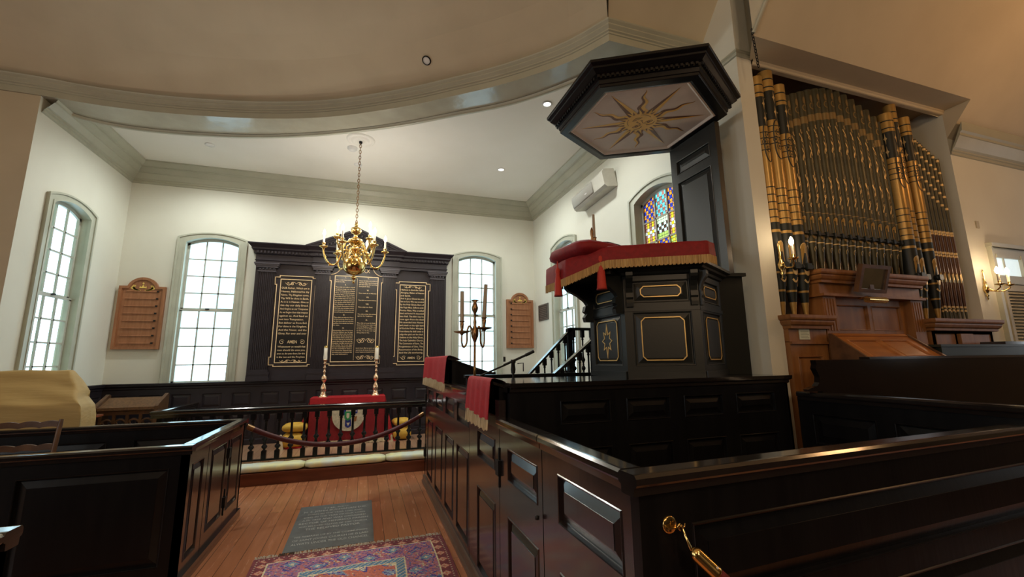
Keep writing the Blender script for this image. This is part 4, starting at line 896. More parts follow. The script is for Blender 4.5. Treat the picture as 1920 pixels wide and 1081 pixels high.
m = MB(); cap_rail(m, PRW, 1.50, 2.97, 1.45); m.build('cap_rail', cap_m, R, fix=False)
m = MB(); m.box(.99, 1.5, .42, 3.6, 1.88, .46); m.box(.99, 1.86, .05, 3.6, 1.88, .42); m.build('bench_seat', black_m, R)
m = MB(); m.box(.99, 1.46, 0, 3.66, 3.0, .06); m.build('pew_floor', step_m, R)

# reading pew and clerk's pew beyond it, one run along the aisle
R = thing('reading_pew', 'tall dark panelled reading pew with sloping desks, farther along the right of the aisle', 'pew', (1.2, 5.0, 0))
m = MB(); slab(m, PG, 3.065, 3.975, 0.0, 1.47, [(3.17, 3.68, .975, 1.19), (3.17, 3.69, .14, .755)], [], bev=.045, dep=.02); m.build('side_panel', pewd_m, R, fix=False)
m = MB(); slab(m, PG, 3.985, 6.92, 0.0, 1.47, [p for a, b in ((4.02, 4.54), (4.71, 5.19), (5.41, 5.91), (6.17, 6.64)) for p in ((a, b, 1.155, 1.355), (a, b, .16, .94))], [], bev=.045, dep=.02); sp = m.build('side_panel', pewd_m, R, fix=False)
m = MB(); cap_rail(m, PG, 3.88, 6.94, 1.51, ov=.02); m.build('cap_rail', cap_m, R, fix=False)
hl_hinge(PG, 6.86, 1.22, sp); hl_hinge(PG, 6.86, .42, sp)
m = MB(); m.box(GX, 6.87, 0, 2.2, 6.92, 1.47); m.build('end_panel', pewd_m, R)
def desk(y0, y1, x1, za, zb, zc_):
    m = MB()
    for y in (y0, y1-.03): m.prism([(GX+.0, y, zc_), (x1-.12, y, zc_), (x1-.03, y, zb-.02), (GX, y, za-.02)], (0, .03, 0))
    m.box(GX, y0, zc_, GX+.03, y1, za-.02); m.build('desk_side', black_m, R)
    m = MB(); n = (zb-za)/(x1-GX)
    m.prism([(GX-.02, y0-.02, za-.02), (x1, y0-.02, zb-.02), (x1+.015, y0-.02, zb-.012), (x1+.015, y0-.02, zb+.012), (x1-.01, y0-.02, zb+.012), (x1-.02, y0-.02, zb), (GX-.02, y0-.02, za)], (0, y1-y0+.04, 0)); m.build('desk_top', cap_m, R)
desk(3.16, 3.90, 1.36, 1.60, 1.455, 1.36); desk(5.00, 6.86, 1.46, 1.795, 1.61, 1.50)
m = MB(); m.box(1.0, 4.40, 0, 3.6, 4.46, 1.60); m.box(.98, 4.385, 1.585, 3.3, 4.475, 1.61); m.build('back_partition', black_m, R)
def drape(y0, y1, z1, zr, zf, lab, seed):
    r = thing('pew_drape', lab, 'cloth', (GX, (y0+y1)/2, z1), 'red fringed cloths over the pew desks')
    m = MB(); m.sm = True; n = 24; rows = [(GX+.14, z1-.045), (GX+.05, z1-.006), (GX+.0, z1+.008), (GX-.026, z1+.004), (GX-.036, z1-.02), (GX-.040, (z1*2+zr)/3), (GX-.044, (z1+zr*2)/3), (GX-.048, zr)]
    vs = []; fs = []
    for j, (x, z) in enumerate(rows):
        for i in range(n+1):
            t = i/n; w_ = 0 if j < 4 else (j-3)*.0022; vs.append((x-w_*(1+math.sin(i*1.1+seed)), y0+(y1-y0)*t-.012*(j > 3)*(t < .05), z-(.012*math.sin(t*5+seed) if j == 7 else 0)))
    for j in range(len(rows)-1):
        for i in range(n): fs.append((j*(n+1)+i, j*(n+1)+i+1, (j+1)*(n+1)+i+1, (j+1)*(n+1)+i))
    m.add(vs, fs); m.add([tuple(Vector(v)+Vector((.004, 0, -.002))) for v in vs], fs); m.build('cloth', red_m, r, fix=False)
    m = MB(); N = int((y1-y0)/.012)
    for i in range(N):
        y = y0+(y1-y0)*i/N; dz = .008*math.sin(i*1.7+seed)+.006*math.sin(i*.6); x = GX-.052-.004*math.sin(i*2.3)
        zt = zr-.012*math.sin((y-y0)/(y1-y0)*5+seed)+.006
        m.add([(x, y, zt), (x-.003, y+.006, zt), (x, y+.0125, zt), (x-.004, y, zf+dz), (x-.012, y+.006, zf+dz-.006), (x-.004, y+.0125, zf+dz)], [(0, 1, 4, 3), (1, 2, 5, 4)])
    m.build('fringe', fringe_m, r, fix=False)
drape(3.17, 3.88, 1.615, 1.335, 1.255, 'bright red cloth with cream fringe over the nearer pew desk', 0.3)
drape(4.98, 6.86, 1.81, 1.515, 1.425, 'bright red cloth with cream fringe over the farther pew desk by the altar rail', 1.7)

# left pews
def left_pew(lab, x1, x0, y0, y1, H, near=False):
    r = thing('box_pew', lab, 'pew', ((x0+x1)/2, (y0+y1)/2, 0)); P = F((x1, 0, 0), (0, 1, 0), (1, 0, 0))
    P1 = F((0, y0, 0), (1, 0, 0), (0, -1, 0)); P2 = F((0, y1, 0), (1, 0, 0), (0, 1, 0))
    W = x1-x0; ps = lambda n: [(x0+W*k/n+.12, x0+W*(k+1)/n-.12, .2, H-.17) for k in range(n)]
    m = MB(); slab(m, P1, x0, x1, 0, H-.05, ps(3), ps(3), bev=.05, dep=.02); m.build('end_panel', black_m, r, fix=False)
    m = MB(); slab(m, P2, x0, x1, 0, H-.05, ps(3), ps(3), bev=.05, dep=.02); m.build('end_panel', black_m, r, fix=False)
    m = MB(); cap_rail(m, P1, x0, x1+.028, H); m.build('cap_rail', cap_m, r, fix=False); m = MB(); cap_rail(m, P2, x0, x1+.028, H); m.build('cap_rail', cap_m, r, fix=False)
    if not near:
        m = MB(); slab(m, P, y0, y0+.52, 0, H-.05, [(y0+.12, y0+.40, .17, .93)], [], dep=.02); m.build('side_panel', pewd_m, r, fix=False)
        m = MB(); slab(m, P, y0+.535, y1-.63, .05, H-.05, [(y0+.63, y1-.72, .22, .95)], [], dep=.02); d1 = m.build('door', pewd_m, r, fix=False)
        m = MB(); slab(m, P, y1-.625, y1, .0, H-.05, [(y1-.55, y1-.13, .22, .95)], [], dep=.02); m.build('side_panel', pewd_m, r, fix=False)
        hl_hinge(P, y1-.63, .82, d1); hl_hinge(P, y1-.63, .33, d1)
        m = MB(); cap_rail(m, P, y0+.078, y0+.525, H); m.build('cap_rail', cap_m, r, fix=False); m = MB(); cap_rail(m, P, y1-.62, y1-.078, H); m.build('cap_rail', cap_m, r, fix=False); m = MB(); cap_rail(m, P, y0+.535, y1-.63, H); m.build('door_cap', cap_m, d1, fix=False)
    else:
        m = MB(); slab(m, P, y0, y1, 0, H-.05, [(y1-.75, y1-.12, .2, H-.2)], [], dep=.02); m.build('side_panel', pewd_m, r, fix=False); m = MB(); cap_rail(m, P, y0, y1-.078, H); m.build('cap_rail', cap_m, r, fix=False)
    m = MB(); m.box(x1, y0, 0, x1+.03, y1, .09); m.build('base_moulding', pewd_m, r); return r
left_pew('black box pew with iron-hinged door on the left of the aisle', -1.325, -4.9, 4.40, 6.22, 1.10)
left_pew('corner of the nearest black box pew at the lower left edge', -1.35, -3.9, 1.3, 2.50, 1.10, True)

# ------------------------------------------------------------------ velvet rope across the aisle
r = thing('rope_barrier', 'maroon velvet rope swagged across the aisle in front of the altar rail', 'rope', (-.2, 6.5, .7))
A_, B_ = Vector((-1.285, 6.12, 1.02)), Vector((.885, 6.80, .985)); pts = []
for i in range(33):
    t = i/32; p = A_.lerp(B_, t); p.z -= .31*4*t*(1-t)*(1.0-.10*(t-.5)); pts.append(p)
m = MB(); m.tube(pts[1:-1], .031, 14); m.build('rope', maroon_m, r)
for e_, n_ in ((pts[:3], -1), (pts[-3:], 1)):
    m = MB(); m.tube([e_[0], e_[0].lerp(e_[1], .6), e_[1]] if n_ < 0 else [e_[1], e_[1].lerp(e_[2], .4), e_[2]], .034, 12); m.build('rope_end', abrass_m, r)
    q = e_[0] if n_ < 0 else e_[-1]; m = MB(); m.box(q.x-.006 if n_ < 0 else q.x, q.y-.035, q.z-.035, q.x if n_ < 0 else q.x+.006, q.y+.035, q.z+.035)
    m.tube([q+Vector((0, 0, 0)), q+Vector((-n_*.02, 0, .0)), q+Vector((-n_*.025, 0, .02))], .006, 6); m.build('hook_plate', iron_m, r)
# near rope at the lower right
r = thing('rope_barrier', 'red velvet rope with brass ferrule hooked to a round brass plate at lower right', 'rope', (1.05, 1.37, 1.16))
PNn = Vector((ang.y, -ang.x, 0)); pc = PN(.122, 1.172, 0)
m = MB(); m.sm = True; m.M = Matrix.Translation(pc) @ PNn.to_track_quat('Z', 'Y').to_matrix().to_4x4(); m.lathe([(.030, 0), (.030, .003), (.026, .006), (.006, .008), (.001, .008)], seg=28, caps=False); m.build('wall_plate', brass_m, r)
m = MB(); c0 = pc+PNn*.008+Vector((0, 0, -.004))
m.sm = False; m.prism([c0+Vector((-.024, 0, 0)), c0+Vector((.024, 0, 0)), c0+Vector((.030, 0, 0))+PNn*.018, c0+PNn*.026, c0+Vector((-.028, 0, 0))+PNn*.018], (0, 0, .004)); m.build('plate_lip', brass_m, r)
h0 = c0+PNn*.020+Vector((.016, 0, .003)); f0 = Vector((1.088, 1.335, 1.108)); f1 = Vector((1.165, 1.305, 1.030)); dv = (f1-f0).normalized()
m = MB(); m.tube([h0+Vector((.006, 0, -.012)), h0+Vector((-.004, 0, 0)), h0+Vector((.004, 0, .009)), h0+Vector((.014, 0, .004)), h0.lerp(f0, .45)+Vector((.003, 0, .004)), f0+Vector((-.004, 0, .004)), f0], [.0035, .004, .004, .004, .0045, .006, .006], 8)
m.tube([h0+Vector((.008, 0, .002)), h0+Vector((.02, -.006, .0)), h0+Vector((.027, 0, .008))], .0028, 6); m.build('snap_hook', brass_m, r)
m = MB(); m.M = Matrix.Translation(f0) @ dv.to_track_quat('Z', 'Y').to_matrix().to_4x4(); m.sm = True
m.lathe([(.001, -.004), (.012, -.002), (.020, .008), (.0235, .016), (.0235, .095), (.0245, .097), (.0245, .104), (.022, .105)], seg=28, caps=False); fe = m.build('brass_ferrule', brass_m, r)
for a in (.4, 2.4): q = MB(); q.M = m.M @ Matrix.Rotation(a, 4, 'Z') @ Matrix.Translation((.024, 0, .085)); q.box(-.001, -.003, -.003, .003, .003, .003); q.build('grub_screw', white_m, fe)
pts = []; p = f0+dv*.10
for i in range(26): pts.append(p.copy()); dd = (dv+Vector((.03*i, -.10*i*.6, .012*i))).normalized(); p = p+dd*.06
m = MB(); m.tube(pts, .0222, 20); m.build('velvet_rope', mat('red_rope_velvet', (.16, .012, .012), .65, col2=(.11, .008, .01), nscale=60, bump=.3, bscale=140), r)

# ------------------------------------------------------------------ rug and slate in the aisle
r = thing('floor_rug', 'worn Persian rug with blue border and coral field on the aisle floor', 'rug', (0, 3.3, 0))
cols = [(.20, .045, .06), (.085, .08, .34), (.52, .19, .20), (.60, .52, .38), (.12, .28, .46), (.62, .19, .13), (.72, .66, .46), (.42, .19, .32), (.28, .38, .50)]
RM = [mat('rug_wool_%s' % n_, tuple(min(1, q*1.25) for q in c), .9, col2=tuple(q*.75 for q in c), nscale=60) for n_, c in zip(('maroon', 'indigo', 'rose', 'ivory', 'teal', 'coral', 'cream', 'mauve', 'slate_blue'), cols)]
m = MB(); cs = .0135; nx = int(1.70/cs); ny = int(2.55/cs); rx0, ry0 = -.86, 2.28
rnd = random.Random(3); jit = [[rnd.random() for _ in range(ny)] for _ in range(nx)]
vs = [(rx0+i*cs+.012*math.sin(j*.05), ry0+j*cs, .009+.002*math.sin(i*.21)*math.sin(j*.13)) for j in range(ny+1) for i in range(nx+1)]
m.v = [Vector(v) for v in vs]
def rug_col(i, j):
    di = min(i, nx-1-i); dj = min(j, ny-1-j); d = min(di, dj); a, b = (j, d) if di < dj else (i, d)
    q = jit[i][j]
    if d < 1: return 0
    if d < 3: return 3 if d == 2 and a % 3 == 0 else 0
    if d < 9: k = (a % 10, b-3); return 3 if abs(k[0]-5)+abs(k[1]-3) == 2 else (0 if abs(k[0]-5)+abs(k[1]-3) > 3 else 5)
    if d < 10: return 6
    if d < 30:
        u = a % 16-8; v_ = b-20+(4 if (a//16) % 2 else -4); rr = abs(u)+abs(v_); w_ = math.sin(a*.39)*6
        if q > .86: return (1, 2, 4, 7, 3)[int(q*997) % 5]
        if rr < 2: return 6
        if rr < 5: return 4 if (u+v_) % 2 else 8
        if rr in (6, 7): return 1 if q > .2 else 7
        if abs(v_-w_) < 1.4: return 5 if q > .4 else 3
        if (abs(u)-9)**2+(abs(v_)-7)**2 < 8: return 2
        return 7 if q < .45 else (2 if q < .72 else 1)
    if d < 31: return 6
    if d < 36: return 4 if (a+b) % 4 else 3
    if d < 37: return 6
    x = i-nx/2; y = j-ny/2
    if q > .9: return (6, 2, 1, 5)[int(q*997) % 4]
    v_ = math.sin(x*.26+math.sin(y*.13)*1.8)+math.sin(y*.22+math.sin(x*.11)*2.0)
    p6 = (abs((i*1.0) % 26-13)+abs((j*1.0) % 34-17))
    if p6 < 3: return 4
    if p6 < 6: return 6
    if p6 < 7: return 1
    if v_ > .75: return 6 if q > .15 else 4
    if v_ > .62: return 1
    if v_ < -1.25: return 8 if q > .3 else 1
    return 5 if q > .12 else 2
for j in range(ny):
    for i in range(nx):
        m.f.append([j*(nx+1)+i, j*(nx+1)+i+1, (j+1)*(nx+1)+i+1, (j+1)*(nx+1)+i]); m.m.append(rug_col(i, j)); m.s.append(False)
m.mi = 0; m.box(rx0+.01, ry0+.01, 0.0, rx0+1.67, ry0+2.52, .005)
m.build('pile', RM, r, fix=False)
m = MB(); yb_ = ry0+ny*cs
for i in range(150):
    x = rx0+.01+1.68*i/150; L = .035+.03*rnd.random(); a = rnd.uniform(-.6, .6); m.mi = 1 if .20 < (x-rx0) < .33 else 0
    z0 = .007; m.tube([(x, yb_-.004, z0), (x+a*.02, yb_+L*.5, .012+.006*rnd.random()), (x+a*.05, yb_+L, .005)], .0042, 5)
m.build('fringe', [mat('rug_fringe_cotton', (.55, .49, .40), .9), mat('frayed_brown_wool', (.06, .035, .02), .9)], r, fix=False)['kind'] = 'stuff'
r = thing('memorial_slab', 'grey slate memorial slab with cut lettering set in the floorboards beyond the rug', 'gravestone', (-.235, 5.58, 0))
m = MB(); m.box(-.645, 4.895, -.02, .178, 6.27, .004); sl = m.build('slab', slate_m, r)
PS = lambda u, v, n=0.0: Vector((u, v, .004+n))
LN = [('THE REV.', .045, .30), ('H. S. JOHN BUCHANAN D.D.', .065, .70), ('BORN IN THE YEAR 1743 AND', .045, .60), ('DIED IN THE YEAR OF OUR LORD', .045, .66), ('A.D. 1822 AND WAS ORDAINED', .05, .68), ('RECTOR OF HENRICO PARISH', .055, .72), ('AND BELOVED PASTOR OF THIS CHURCH', .045, .70), ('THE BELOVED PASTOR', .065, .55), ('', 0, 0), ('HIS REMAINS LIE BY THE COMMUNION', .045, .70), ('OF SAINT JOHNS CHURCH HE IS LAID', .055, .72), ('ALWAYS UNDER THE OLD CHANCEL', .06, .72)]
ls = []; v = 6.12
for s, h, wd in LN:
    if s: ls.append((s, -.235, v, h*1.2, wd, 'CENTER'))
    v -= .098
lettering('cut_lettering', ls, slatet_m, sl, PS, .001)

# ------------------------------------------------------------------ standing candelabrum and microphone stand
r = thing('standing_candelabrum', 'tall aged brass two-branched candelabrum with long grey candles behind the red drape', 'candelabrum', (1.03, 4.2, 0))
m = MB(); m.lathe([(.13, 0), (.13, .015), (.05, .04), (.014, .08), (.012, 1.95), (.02, 1.97), (.012, 1.99), (.02, 2.0)], (1.03, 4.2, 0), 12); m.build('pole', brass_m, r)
m = MB(); m.lathe([(.012, 1.93), (.022, 1.96), (.035, 1.99), (.038, 2.03), (.024, 2.07), (.014, 2.10), (.018, 2.13), (.012, 2.16), (.014, 2.22), (.030, 2.25), (.034, 2.275), (.022, 2.31), (.018, 2.325), (.012, 2.33), (.04, 2.352), (.001, 2.35)], (1.03, 4.2, 0), 14, caps=False)
m.add([(.955, 4.2, 2.372), (1.03, 4.19, 2.335), (1.105, 4.2, 2.362), (1.03, 4.21, 2.345)], [(0, 1, 2, 3)]); m.build('finial', abrass_m, r)
for s, ex, pz, tilt, L in ((-1, .90, 2.03, 0.0, .30), (1, 1.125, 2.07, .055, .34)):
    a = abs(ex-1.03); pp = [(.02, 1.99), (.03, 2.06), (a*.45, 2.09), (a*.6, 2.03), (a*.62, 1.93), (a*.85, 1.885), (a, 1.93), (a, pz-.02)]; P3 = []
    for i in range(len(pp)-1):
        p0 = pp[max(i-1, 0)]; p1 = pp[i]; p2 = pp[i+1]; p3 = pp[min(i+2, len(pp)-1)]
        for k in range(4):
            t = k/4; P3.append(tuple(.5*((2*p1[j])+(-p0[j]+p2[j])*t+(2*p0[j]-5*p1[j]+4*p2[j]-p3[j])*t*t+(-p0[j]+3*p1[j]-3*p2[j]+p3[j])*t**3) for j in (0, 1)))
    P3.append(pp[-1]); m = MB(); m.tube([(1.03+s*u, 4.2, z) for u, z in P3], .0095, 8); arm = m.build('arm', abrass_m, r)
    m = MB(); m.lathe([(.010, -.03), (.02, -.015), (.075, .0), (.082, .008), (.03, .005), (.014, .02), (.018, .05), (.022, .085), (.016, .09), (.028, .105), (.03, .11), (.001, .11)], (ex, 4.2, pz), 14, caps=False); m.build('drip_pan', abrass_m, arm)
    m = MB(); m.M = Matrix.Translation((ex, 4.2, pz+.105)) @ Matrix.Rotation(tilt, 4, 'Y'); m.lathe([(.021, 0), (.020, L), (.002, L+.003), (.002, L+.015)], seg=14); m.build('candle', candg_m, arm)
r = thing('microphone_stand', 'black boom microphone stand behind the standing candelabrum', 'microphone stand', (1.46, 4.3, 0))
m = MB(); m.lathe([(.012, 0), (.012, 1.66)], (1.46, 4.3, 0), 10); m.lathe([(.02, 1.62), (.026, 1.66), (.02, 1.72), (.03, 1.735), (.024, 1.76)], (1.46, 4.3, 0), 10)
m.build('pole', iron_m, r)
for a in (0.3, 2.4, 4.5): m = MB(); m.tube([(1.46, 4.3, .12), (1.46+.3*math.cos(a), 4.3+.3*math.sin(a), .012)], .008, 6); m.build('leg', iron_m, r)
m = MB(); m.tube([(1.10, 4.3, 1.60), (1.38, 4.3, 1.71)], .009, 8); m.tube([(1.36, 4.3, 1.705), (1.60, 4.3, 1.805)], .0125, 8); m.tube([(1.60, 4.3, 1.805), (1.69, 4.3, 1.845)], .017, 8); m.build('boom', iron_m, r)
m = MB(); m.tube([(1.50, 4.28, 1.72), (1.56, 4.27, 1.725), (1.56, 4.27, 1.64)], .006, 6); m.tube([(1.36, 4.28, 1.74), (1.36, 4.28, 1.79)], .012, 8); m.build('clamp_knob', iron_m, r)

# ------------------------------------------------------------------ stairs behind the pulpit
r = thing('pulpit_stair', 'black stair with two turned balustrades climbing to the pulpit', 'staircase', (2.2, 4.75, 0))
m = MB(); 
for k in range(4): m.box(1.62+.20*k, 4.48, 0, 1.82+.20*k if k < 3 else 3.3, 5.1, .75+.17*k)
m.build('steps', black_m, r)
for y, P0, P1, P2 in ((4.42, (1.80, 1.485), (2.47, 2.00), None), (5.10, (1.92, 1.585), (2.50, 2.135), (3.00, 2.16))):
    m = MB(); pp = [(P0[0]-.06, y, P0[1]-.005), (P0[0], y, P0[1]), (P1[0], y, P1[1]), (P1[0]+.02, y, P1[1]+.03)]
    for a, b in zip(pp, pp[1:]): m.prism([(a[0], y-.035, a[2]-.035), (a[0], y+.035, a[2]-.035), (a[0], y+.035, a[2]), (a[0], y-.035, a[2])], Vector(b)-Vector(a))
    if P2: m.box(P1[0], y-.035, P2[1]-.035, P2[0], y+.035, P2[1])
    m.build('handrail', cap_m, r)
    n = 6; 
    for k in range(n):
        t = (k+.35)/n; x = P0[0]+(P1[0]-P0[0])*t; z = P0[1]+(P1[1]-P0[1])*t-.03; b_ = MB(); baluster(b_, x, y, z-.62, .62, .9); b_.build('baluster', black_m, r)
    if P2:
        for k in range(4): b_ = MB(); baluster(b_, P1[0]+.06+.13*k, y, P2[1]-.035-.66, .66, .9); b_.build('baluster', black_m, r)
    m = MB(); m.box(P1[0]-.03, y-.035, 1.30, P1[0]+.03, y+.035, P1[1]+.01); m.build('newel_post', black_m, r)
    m = MB(); m.prism([(P0[0]-.2, y-.02, .9), (P0[0]-.2, y-.02, P0[1]-.66), (P1[0], y-.02, P1[1]-.62), (P1[0]+.5, y-.02, P1[1]-.62), (P1[0]+.5, y-.02, .9)], (0, .04, 0)); m.build('stringer', black_m, r)

# ------------------------------------------------------------------ pulpit on its panelled base
R = thing('panelled_podium', 'long black panelled wall under the pulpit at the far side of the box pew', 'panelling', (2.3, 3.05, 0))
PQ = F((0, 3.0, 0), (1, 0, 0), (0, -1, 0))
m = MB(); cs_ = [(1.38, 1.80), (1.94, 2.345), (2.48, 2.88), (3.02, 3.46)]
slab(m, PQ, .99, 3.62, 0, 1.56, [p for a, b in cs_ for p in ((a, b, 1.285, 1.455), (a, b, .15, 1.115))], [], bev=.04, dep=.02); m.build('panelled_face', black_m, R, fix=False)
m = MB(); pr = [(0, 1.52), (.012, 1.53), (.012, 1.55), (.03, 1.562), (.032, 1.592), (-.9, 1.592), (-.9, 1.54)]
m.sweep([(.99, 3.0), (3.62, 3.0), (3.62, 3.30)], pr, side=-1, caps=True); m.build('cap_ledge', cap_m, R, fix=False)
m = MB(); m.box(3.60, 3.0, 0, 3.62, 3.30, 1.56); m.build('return_panel', black_m, R)

PX, PY, RP = 2.79, 3.72, .645
R = thing('pulpit', 'hexagonal black pulpit with gold-lined panels and an eight-pointed gold star', 'pulpit', (PX, PY, 1.592))
V6 = [Vector((PX+RP*math.cos(math.radians(a)), PY+RP*math.sin(math.radians(a)), 0)) for a in (150, 210, 270, 330, 390, 450)]
names = ['left', 'front', 'right', 'x', 'x', 'x']
def gold_rect(g, P, u0, u1, z0, z1, c, wd=.009, n=.0035):
    o = [(u0+c, z0), (u1-c, z0), (u1-c*.4, z0+c*.6), (u1, z0+c), (u1, z1-c), (u1-c*.4, z1-c*.6), (u1-c, z1), (u0+c, z1), (u0+c*.4, z1-c*.6), (u0, z1-c), (u0, z0+c), (u0+c*.4, z0+c*.6)]
    frame_strip(g, P, o, wd, -.002, n)
for k in range(6):
    a, b = V6[k], V6[(k+1) % 6]; U = (b-a); N = Vector((U.y, -U.x, 0)).normalized()
    if N.dot(Vector(((a.x+b.x)/2-PX, (a.y+b.y)/2-PY, 0))) < 0: N = -N
    P = F(a, U, N); m = MB()
    if k == 3: continue
    panels(m, P, 0, RP, 1.592, 2.53, [(.07, RP-.07, 1.69, 2.165), (.07, RP-.07, 2.25, 2.455)], bev=.045, dep=.018)
    f_ = m.build('panelled_side', pulp_m, R, fix=False)
    g = MB(); P2 = lambda u, z, n=0.0, P=P: P(u, z, n+.001)
    gold_rect(g, P2, .135, RP-.135, 1.735, 2.12, .035); g.build('gold_lining', gold_m, f_, fix=False); g = MB(); gold_rect(g, P2, .145, RP-.145, 2.30, 2.405, .03)
    g.build('gold_lining', gold_m, f_, fix=False)
    if k == 0:
        g = MB(); st = []
        for i in range(16):
            aa = PI/2+i*PI/8; rr = (.145 if i % 4 == 0 and i in (0, 8) else .11 if i % 2 == 0 else .062); st.append((RP/2+rr*.86*math.cos(aa), 1.925+rr*1.15*math.sin(aa)))
        frame_strip(g, P2, st, .008, -.002, .004); g.build('gold_star', gold_m, f_, fix=False)
    m = MB(); m.prism([P(0, 2.175, 0), P(RP, 2.175, 0), P(RP, 2.175, .008), P(0, 2.175, .008)], (0, 0, .035)); m.build('string_moulding', pulp_m, f_); m = MB(); m.prism([P(0, 1.592, 0), P(RP, 1.592, 0), P(RP, 1.592, .02), P(0, 1.592, .02)], (0, 0, .05)); m.build('base_moulding', pulp_m, f_)
pth = [(v.x, v.y) for v in V6[:5]]
m = MB(); m.sweep([(v.x, v.y) for v in V6], [(0, 2.50), (.02, 2.51), (.03, 2.53), (.06, 2.545), (.07, 2.56), (.10, 2.575), (.10, 2.60), (-.12, 2.605), (-.12, 2.50)], closed=True, side=-1)
m.build('cornice', pulp_m, R, fix=False)
m = MB(); m.prism([(3.349, 3.3975, 1.592), (3.585, 3.335, 1.592), (3.585, 3.385, 1.592), (3.36, 3.45, 1.592)], (0, 0, .965)); m.prism([(3.34, 3.37, 2.555), (3.605, 3.30, 2.555), (3.605, 4.10, 2.555), (3.56, 4.10, 2.555), (3.55, 3.40, 2.555), (3.36, 3.47, 2.555)], (0, 0, .035)); m.prism([(3.535, 3.38, 1.592), (3.585, 3.38, 1.592), (3.585, 4.10, 1.592), (3.535, 4.10, 1.592)], (0, 0, .965)); m.build('side_wing', pulp_m, R)
m = MB(); m.lathe([(.6, 0), (.6, .02)], (PX, PY, 1.60), 6, rot=PI/6); m.build('pulpit_floor', black_m, R)
# book ledge and its scroll brackets
m = MB(); LP = [(2.04, 3.30), (1.75, 3.52), (1.75, 3.95), (2.04, 4.15), (2.25, 4.0), (2.25, 3.42)]
m.prism([(x, y, 2.565) for x, y in LP], (0, 0, .04)); m.prism([(2.235+(x-2.235)*.85, PY+(y-PY)*.9, 2.51) for x, y in LP], (0, 0, .055)); m.build('book_ledge', pulp_m, R)
def bracket(P, u, out, z0=2.215, z1=2.52):
    m = MB(); H = z1-z0; pf = [(0, 0), (.30, .0), (.34, .12), (.24, .22), (.34, .28), (.30, .42), (.20, .46), (.30, .56), (.55, .70), (.9, .82), (1.0, .90), (1.0, 1.0), (0, 1.0)]
    m.prism([P(u-.03, z0+H*b, out*a) for a, b in pf], P(.06, 0, 0)-P(0, 0, 0)); m.build('scroll_bracket', pulp_m, R)
PL0 = F(V6[0], V6[1]-V6[0], (-1, 0, 0)); U1 = V6[2]-V6[1]; PF1 = F(V6[1], U1, (U1.y, -U1.x, 0)); U2 = V6[3]-V6[2]; PF2 = F(V6[2], U2, (U2.y, -U2.x, 0))
bracket(PL0, .05, .30, 2.13, 2.51); bracket(PL0, RP-.05, .24, 2.16, 2.51); bracket(PF1, .05, .12); bracket(PF1, RP-.04, .09); bracket(PF2, .03, .08)

# pulpit cloth
r = thing('pulpit_cloth', 'deep red velvet pulpit fall with gold fringe draped along the pulpit rim', 'cloth', (2.3, 3.3, 2.7))
CPp = [(2.93, 2.985, 2.765), (2.80, 2.925, 2.765), (2.42, 3.115, 2.76), (2.02, 3.29, 2.745), (1.87, 3.395, 2.70), (1.715, 3.515, 2.66), (1.70, 3.74, 2.655), (1.715, 3.97, 2.66), (2.02, 4.17, 2.70)]
fine = []
for a, b in zip(CPp, CPp[1:]):
    for k in range(12): fine.append(tuple(a[j]+(b[j]-a[j])*k/12 for j in range(3)))
fine.append(CPp[-1])
def drop(p): return .135 if p[0] > 1.95 else .135+.05*(1.95-p[0])/.25
m = MB(); m.sm = True; n = len(fine); vs = []; fs = []
for j, (zz, oo) in enumerate(((0, -.16), (.004, -.015), (-.006, 0.0), (-.07, .004), (-1, .007))):
    for i, p in enumerate(fine):
        c = Vector((p[0]-PX, p[1]-PY, 0)).normalized(); dz = zz if zz > -.5 else -drop(p)
        vs.append((p[0]+c.x*oo, p[1]+c.y*oo, p[2]+dz+.002*math.sin(i*.8)))
for j in range(4):
    for i in range(n-1): fs.append((j*n+i, j*n+i+1, (j+1)*n+i+1, (j+1)*n+i))
m.add(vs, fs); m.sm = False; m.poly([(p[0]+(PX-p[0])*.22, p[1]+(PY-p[1])*.22, min(p[2], 2.70)) for p in CPp]+[(2.4, 4.0, 2.68), (2.75, 3.3, 2.70)]); m.build('velvet', redd_m, r, fix=False)
m = MB(); L = []; 
for a, b in zip(fine, fine[1:]):
    for k in range(3): L.append(tuple(a[j]+(b[j]-a[j])*k/3 for j in range(3)))
for i in range(len(L)-1):
    a, b = L[i], L[i+1]; ca = Vector((a[0]-PX, a[1]-PY, 0)).normalized(); o = .010+.004*(i % 2); f_ = .075+.005*math.sin(i*2.1); t0, t1 = a[2]-drop(a)+.008, b[2]-drop(b)+.008
    m.quad((a[0]+ca.x*o, a[1]+ca.y*o, t0), (b[0]+ca.x*(.024-o), b[1]+ca.y*(.024-o), t1), (b[0]+ca.x*(.024-o), b[1]+ca.y*(.024-o), t1-f_), (a[0]+ca.x*o, a[1]+ca.y*o, t0-f_))
m.build('fringe', fringeg_m, r, fix=False)
cu = pillow('pulpit_cushion', 1.97, 3.64, 2.655, .50, .64, .20, 'crimson tasselled cushion lying on the pulpit book ledge', 'cushion', m_=redd_m, rz=.15, p_=2.2)
def tassel(x, y, z, L, lab):
    m = MB(); k = L/.30; m.tube([(x, y, z+.06), (x, y, z)], .006, 6); m.lathe([(.008, 0), (.022*k, -.02*k), (.026*k, -.045*k), (.020*k, -.07*k), (.024*k, -.08*k), (.022*k, -.09*k), (.030*k, -.12*k), (.040*k, -L+.02), (.045*k, -L), (.001, -L+.005)], (x, y, z), 14, caps=False)
    t_ = m.build('tassel', tass_m, cu); return t_
tassel(1.975, 3.34, 2.68, .32, ''); tassel(1.68, 3.62, 2.60, .27, '')
r = thing('pulpit_candlestick', 'brass candlestick with long grey candle and small snuffer on the pulpit ledge', 'candlestick', (2.22, 3.86, 2.70))
